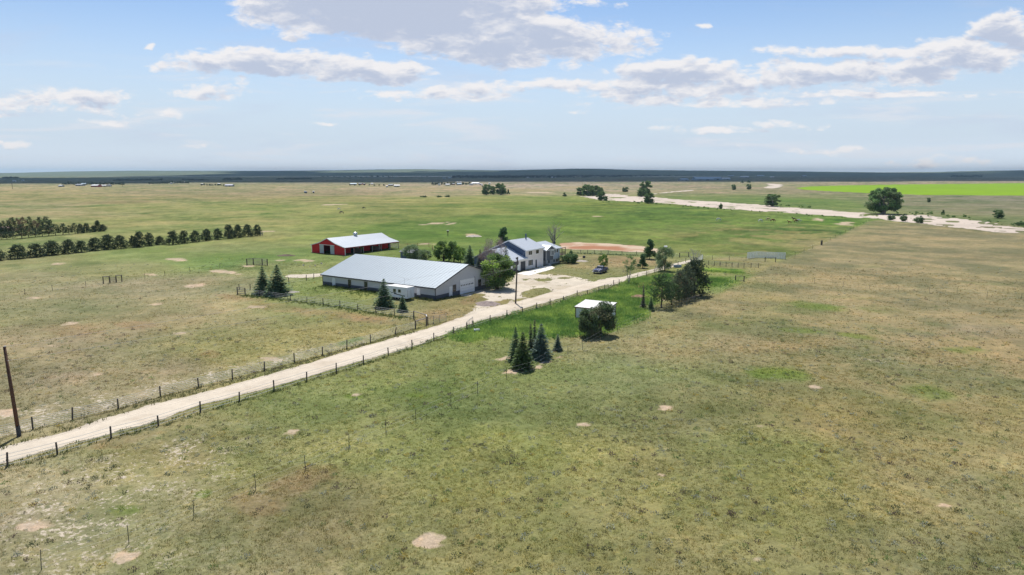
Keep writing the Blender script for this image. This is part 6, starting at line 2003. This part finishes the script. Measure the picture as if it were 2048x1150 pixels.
row('dark tree of the small farm with the white-roofed barn, alike', 'trees of the white-roofed barn farm', 695, 370.5, 792, 371.8, 10, 3.6, 2.6)
row('dark tree among the hamlet houses, one of several alike', 'trees among the hamlet houses', 862, 370, 942, 369.3, 13, 5.5, 5)
row('tiny dark tree on the shaded plain, one of several alike', 'scattered trees on the shaded plain', 640, 353.8, 860, 355.2, 20, 4.5, 1.8, .8)
row('dark tree of the far right clump on the shaded plain, alike', 'far right clump on the shaded plain', 1900, 354.3, 1964, 354, 15, 5.5, 3.6, .4)
row('dark tree along the right horizon, one of several alike', 'trees along the right horizon', 1740, 351.5, 1870, 350.2, 18, 6, 2.6, .6)
row('dark tree near the right edge of the horizon, all alike', 'trees near the right edge', 1990, 349.5, 2050, 348.8, 10, 6, 3, .6)

# the far town wood: one mass
mats = []
r = np.random.default_rng(77)
cs, ts, ss_, co = [], [], [], []
nW = 2600
xs = r.uniform(905, 1760, nW)
for x in xs:
    lo = np.interp(x, [905, 1000, 1100, 1200, 1300, 1400, 1500, 1600, 1700, 1760], [357, 357, 356.5, 355.2, 353.2, 352.5, 352.2, 352, 351.5, 350.5])
    th = np.interp(x, [905, 930, 1200, 1260, 1450, 1530, 1560, 1680, 1760], [1.5, 4, 4.2, 2.2, 2.0, 1.4, 3.4, 3.0, 1.2])
    y = lo - r.random() * th * .9
    p = P(x, y)
    k = (p.y * PC + CAMH * PS) / FPX
    hgt = r.uniform(8, 17)
    for j in range(9):
        d = r.normal(size=3) * np.array([4.2, 4.2, .0])
        cs.append([p.x + d[0], p.y + d[1], hgt * (.25 + .7 * r.random())])
        ts.append(r.normal(size=3))
        ss_.append(r.uniform(1.6, 3.2))
        co.append(np.array([.012, .02, .018]) * r.uniform(.7, 1.4))
v, f = leafquads(np.array(cs), norm(np.array(ts)), np.array(ss_), .75, r)
tag(link('distant_wood', npmesh('distant_wood', v, f, M['leaf'], np.repeat(np.array(co), 4, 0))), 'dark far-off belt of town trees below the horizon', 'wood', kind='stuff')
# lone pylons on the plain
for x, y, t, lb in ((25, 378, 366, 'leftmost'), (245.5, 374, 367, 'second')):
    o = thing('power_pole', 'thin far power pole on the left plain, ' + lb + ' of two', 'utility pole', P(x, y))
    hp = ZT(x, y, t)
    MB().tube([(0, 0, 0), (0, 0, hp)], .3, 6).build('shaft', M['postwood'], o)
    MB().box(-2, 2, -.15, .15, hp - 1.6, hp - 1.3).build('crossarm', M['postwood'], o)

# ------------------------------------------------------------------ ground cover: tufts, clumps, tall weeds
def scatter(n, r0, r1, a0=-41, a1=41, seed=1):
    r = np.random.default_rng(seed)
    rad = np.sqrt(r.random(n) * (r1 * r1 - r0 * r0) + r0 * r0)
    a = np.radians(r.uniform(a0, a1, n))
    return rad * np.sin(a), rad * np.cos(a), r


def gheight(x, y):
    """height of the near ground sheet (same noise as the sheet itself)"""
    d = np.hypot(x, y)
    nr = sstep(-d, -330, -90)
    return ((fbm(x, y, .9, 31, 3, .7) - .45) * .22 + (fbm(x, y, 7, 33, 2) - .5) * .25) * nr


def blades(x, y, z, col, r, nb, rad, hgt, wid, spread=1.0):
    """nb upright triangles round each point"""
    n = len(x)
    X, Y, Z = np.repeat(x, nb), np.repeat(y, nb), np.repeat(z, nb)
    R, H, Wd_ = np.repeat(rad, nb), np.repeat(hgt, nb), np.repeat(wid, nb)
    a = r.random(n * nb) * 2 * pi
    q = np.sqrt(r.random(n * nb))
    bx, by = X + R * q * np.cos(a), Y + R * q * np.sin(a)
    h = H * (.6 + .6 * r.random(n * nb)) * (1 - .45 * q)
    lean = spread * (.25 + q * .8) * h
    tx, ty = bx + np.cos(a) * lean * r.random(n * nb), by + np.sin(a) * lean * r.random(n * nb)
    b = r.random(n * nb) * pi
    wx, wy = np.cos(b) * Wd_ / 2, np.sin(b) * Wd_ / 2
    v = np.stack([np.stack([bx - wx, by - wy, Z - .04], 1), np.stack([bx + wx, by + wy, Z - .04], 1), np.stack([tx, ty, Z + h], 1)], 1).reshape(-1, 3)
    c = np.repeat(col, nb, 0) * (1 + (r.random((n * nb, 1)) - .5) * .4)
    return v, np.arange(3 * n * nb).reshape(-1, 3), np.repeat(np.clip(c, .005, .9), 3, 0)


def offroad(x, y):
    return 1 - np.clip(roadmask(x, y) + yardmask(x, y) + padmask(x, y) + corralmask(x, y), 0, 1)


GV_, GF_, GC_ = [], [], []
off = 0


def addb(t):
    global off
    v, f, c = t
    GV_.append(v); GF_.append(f + off); GC_.append(c)
    off += len(v)


for n, r0, r1, nb, rs, hs, ws, sd_ in ((52000, 38, 72, 8, .18, .13, .06, 1), (40000, 72, 118, 7, .26, .15, .09, 2), (24000, 118, 210, 5, .42, .20, .16, 3)):
    x, y, r = scatter(n, r0, r1, seed=sd_)
    k = r.random(n) < offroad(x, y)
    k &= fbm(x, y, 5, 61, 4, .6) + .25 * r.random(n) > .47
    x, y = x[k], y[k]
    col, bare_, weed_ = colorfield(x, y)
    kk = r.random(len(x)) > bare_ * .75
    x, y, col = x[kk], y[kk], col[kk]
    n = len(x)
    t = r.random((n, 1))
    hue = np.where(t < .45, np.array([[1.0, 1.0, .84]]), np.where(t < .72, np.array([[1.35, 1.22, 1.02]]), np.where(t < .88, np.array([[.88, .95, .85]]), np.array([[.98, .86, .80]]))))
    col = col * hue * (1.25 + .5 * r.random((n, 1)))
    sz = .6 + .9 * r.random(n) ** 2
    addb(blades(x, y, gheight(x, y), col, r, nb, rs * sz, hs * sz, np.full(n, ws)))
tag(link('grass', npmesh('grass', np.concatenate(GV_), np.concatenate(GF_), M['grassblade'], np.concatenate(GC_))), kind='stuff')
GV_, GF_, GC_ = [], [], []
off = 0
# sage, dead forbs, flowering clumps
for n, r0, r1, sd_ in ((3200, 38, 75, 11), (4200, 75, 130, 12), (2600, 130, 230, 13)):
    x, y, r = scatter(n, r0, r1, seed=sd_)
    k = (r.random(n) < offroad(x, y)) & (fbm(x, y, 14, 62, 3) + .3 * r.random(n) > .5)
    x, y = x[k], y[k]
    n = len(x)
    t = r.random((n, 1))
    c = np.where(t < .34, np.array([[.36, .38, .29]]), np.where(t < .58, np.array([[.15, .165, .085]]), np.where(t < .76, np.array([[.17, .13, .105]]), np.where(t < .90, np.array([[.19, .26, .09]]), np.array([[.42, .33, .08]])))))
    c = c * (.8 + .45 * r.random((n, 1)))
    big = .55 + 1.0 * r.random(n) ** 2.5
    rad, hg = .30 * big, .20 * big
    k_ = 30
    d = unit(n * k_, r)
    d[:, 2] = np.abs(d[:, 2])
    q = r.random((n * k_, 1)) ** .4
    base = np.repeat(np.stack([x, y, gheight(x, y)], 1), k_, 0)
    pc = base + d * q * np.stack([np.repeat(rad, k_), np.repeat(rad, k_), np.repeat(hg, k_)], 1)
    v, f = leafquads(pc, norm(d + unit(n * k_, r) * .8), np.repeat(big, k_) * .05 * (.7 + .6 * r.random(n * k_)), .6, r)
    addb((v, f, np.repeat(np.clip(np.repeat(c, k_, 0) * (.75 + .5 * r.random((n * k_, 1))), .01, .9), 4, 0)))
tag(link('wild_plants', npmesh('wild_plants', np.concatenate(GV_), np.concatenate(GF_), M['grassblade'], np.concatenate(GC_))), kind='stuff')
GV_, GF_, GC_ = [], [], []
off = 0
# tall weeds round the shed and along fences and walls
x, y, r = scatter(52000, 84, 190, -7, 20, seed=21)
wz = np.maximum(np.maximum(zone(x, y, WEEDS, 1.6, 2.5, 6, 11), zone(x, y, WEEDS2, 1.5, 1.5, 5, 12)), zone(x, y, WEEDS3, 2, 2, 6, 13))
k = (r.random(len(x)) < wz) & (r.random(len(x)) < offroad(x, y) ** 3)
x, y = x[k], y[k]
n = len(x)
vs = (fbm(x, y, 5, 13, 5, .65)[:, None] - .5) * 2.2 + .5 + (r.random((n, 1)) - .5) * .5
c = np.clip(vs, 0, 1) * np.array([[.37, .49, .13]]) + (1 - np.clip(vs, 0, 1)) * np.array([[.11, .24, .06]])
sz = .5 + 1.0 * fbm(x, y, 2.2, 64, 3, .6)
addb(blades(x, y, gheight(x, y) + .1, c, r, 8, .34 * sz, .62 * sz, np.full(n, .13), .7))


def strip(pts, width, dens, c0, c1, h, seed, wid=.09):
    r = np.random.default_rng(seed)
    q = [P(*p) for p in pts]
    for a, b in zip(q[:-1], q[1:]):
        L = (b - a).length
        n = int(L * dens)
        if n < 1: continue
        t = r.random(n)
        o_ = r.normal(size=n) * width / 2
        d = (b - a).normalized()
        x, y = a.x + d.x * L * t - d.y * o_, a.y + d.y * L * t + d.x * o_
        k = r.random(n) < .15 + 1.3 * fbm(x, y, 3, 65, 3)
        x, y = x[k], y[k]
        n = len(x)
        if not n: continue
        m = r.random((n, 1))
        addb(blades(x, y, gheight(x, y), (np.array([c0]) * m + np.array([c1]) * (1 - m)), r, 7, np.full(n, .22), h * (.5 + .8 * r.random(n)), np.full(n, wid), .7))


strip(RFN, 1.2, 9, (.11, .17, .05), (.17, .17, .08), .42, 31)
strip(LF, 1.2, 6, (.16, .16, .08), (.26, .23, .13), .36, 32)
strip([(-40, 905), (118, 864), (296, 808), (546, 744), (693, 700), (830, 664)], .9, 8, (.13, .16, .06), (.22, .20, .11), .34, 33)
strip([(650, 572), (720, 581), (800, 592), (868, 602)], 1.5, 22, (.12, .18, .05), (.22, .22, .09), .75, 34)
strip([(640, 573), (700, 581), (760, 590)], 3.5, 22, (.11, .19, .045), (.20, .24, .07), .6, 35)
strip([(871, 603), (905, 593)], .8, 14, (.14, .18, .06), (.24, .23, .11), .5, 36)
strip([(490, 591), (581, 602), (680, 615), (752, 628), (828, 639)], 1.6, 16, (.09, .16, .045), (.16, .18, .07), .5, 37)
strip([(1142, 506), (1190, 508.5), (1273, 511), (1330, 513.5)], 1.6, 10, (.10, .17, .08), (.15, .2, .10), .5, 39, .14)
strip([(900, 668), (950, 656), (1020, 634)], 1.6, 14, (.08, .16, .04), (.14, .2, .06), .6, 38)
tag(link('tall_weeds', npmesh('tall_weeds', np.concatenate(GV_), np.concatenate(GF_), M['grassblade'], np.concatenate(GC_))), kind='stuff')

# ------------------------------------------------------------------ the cloud bank overhead whose shadow lies on the far plain
r = np.random.default_rng(5)
cl = MB()
nx, ny = 110, 70
ALT = 4500
xa, ya = np.linspace(-19000, 22000, nx), np.linspace(3600, 17000, ny)
XX, YY = np.meshgrid(xa, ya)
e = fbm(XX, YY, 1500, 71, 4)
near_ = 2250 + ALT / math.tan(SUN_EL)
edge = np.minimum(np.minimum(YY - (near_ + (e - .5) * 900 - np.clip(-XX - 300, 0, 2500) * .28), 16300 + (e - .5) * 900 - YY), 19000 - np.abs(XX - 2000))
left = np.clip((-XX - 1500 - (YY - near_) * .22 + (e - .5) * 1500) / 900, 0, 1) * np.clip((YY - near_ - 1500) / 400, 0, 1)
gaps = sstep(fbm(XX, YY, 2600, 74, 4, .6), .54, .66) * np.clip((YY - near_ - 2200) / 600, 0, 1)
th = np.clip(edge / 500, 0, 1) ** .6 * (1 - left) * (1 - gaps)
top = ALT + 260 * th * (1 + .8 * (fbm(XX, YY, 700, 72, 4, .6)))
bot = ALT - 30 * th * (1 + (fbm(XX, YY, 600, 73, 4, .6) - .5))
idx = np.arange(nx * ny).reshape(ny, nx)
ok = (th > .02)
vv_ = np.concatenate([np.stack([XX, YY, top], -1).reshape(-1, 3), np.stack([XX, YY, bot], -1).reshape(-1, 3)])
qf = np.stack([idx[:-1, :-1], idx[:-1, 1:], idx[1:, 1:], idx[1:, :-1]], -1).reshape(-1, 4)
qf = qf[ok.ravel()[qf].any(1)]
ff_ = np.concatenate([qf, qf[:, ::-1] + nx * ny])
cm = mat('cloud_white', (.9, .9, .92), 1.0, spec=0)
tag(link('cloud', npmesh('cloud', vv_, ff_, cm, smooth=True)), 'broad flat-based cloud bank above the far plain', 'cloud', kind='stuff')

# ------------------------------------------------------------------ the air between here and the hills
hb = MB().box(-17500, 17500, -17500, 17500, -3, 125)
hm = bpy.data.materials.new('haze_air')
hm.use_nodes = True
hn = hm.node_tree
hn.nodes.clear()
pv = hn.nodes.new('ShaderNodeVolumePrincipled')
pv.inputs['Color'].default_value = (.54, .79, 1.0, 1)
pv.inputs['Density'].default_value = 5.2e-5
pv.inputs['Anisotropy'].default_value = .0
ho = hn.nodes.new('ShaderNodeOutputMaterial')
hn.links.new(pv.outputs[0], ho.inputs['Volume'])
tag(hb.build('haze', hm), kind='stuff')
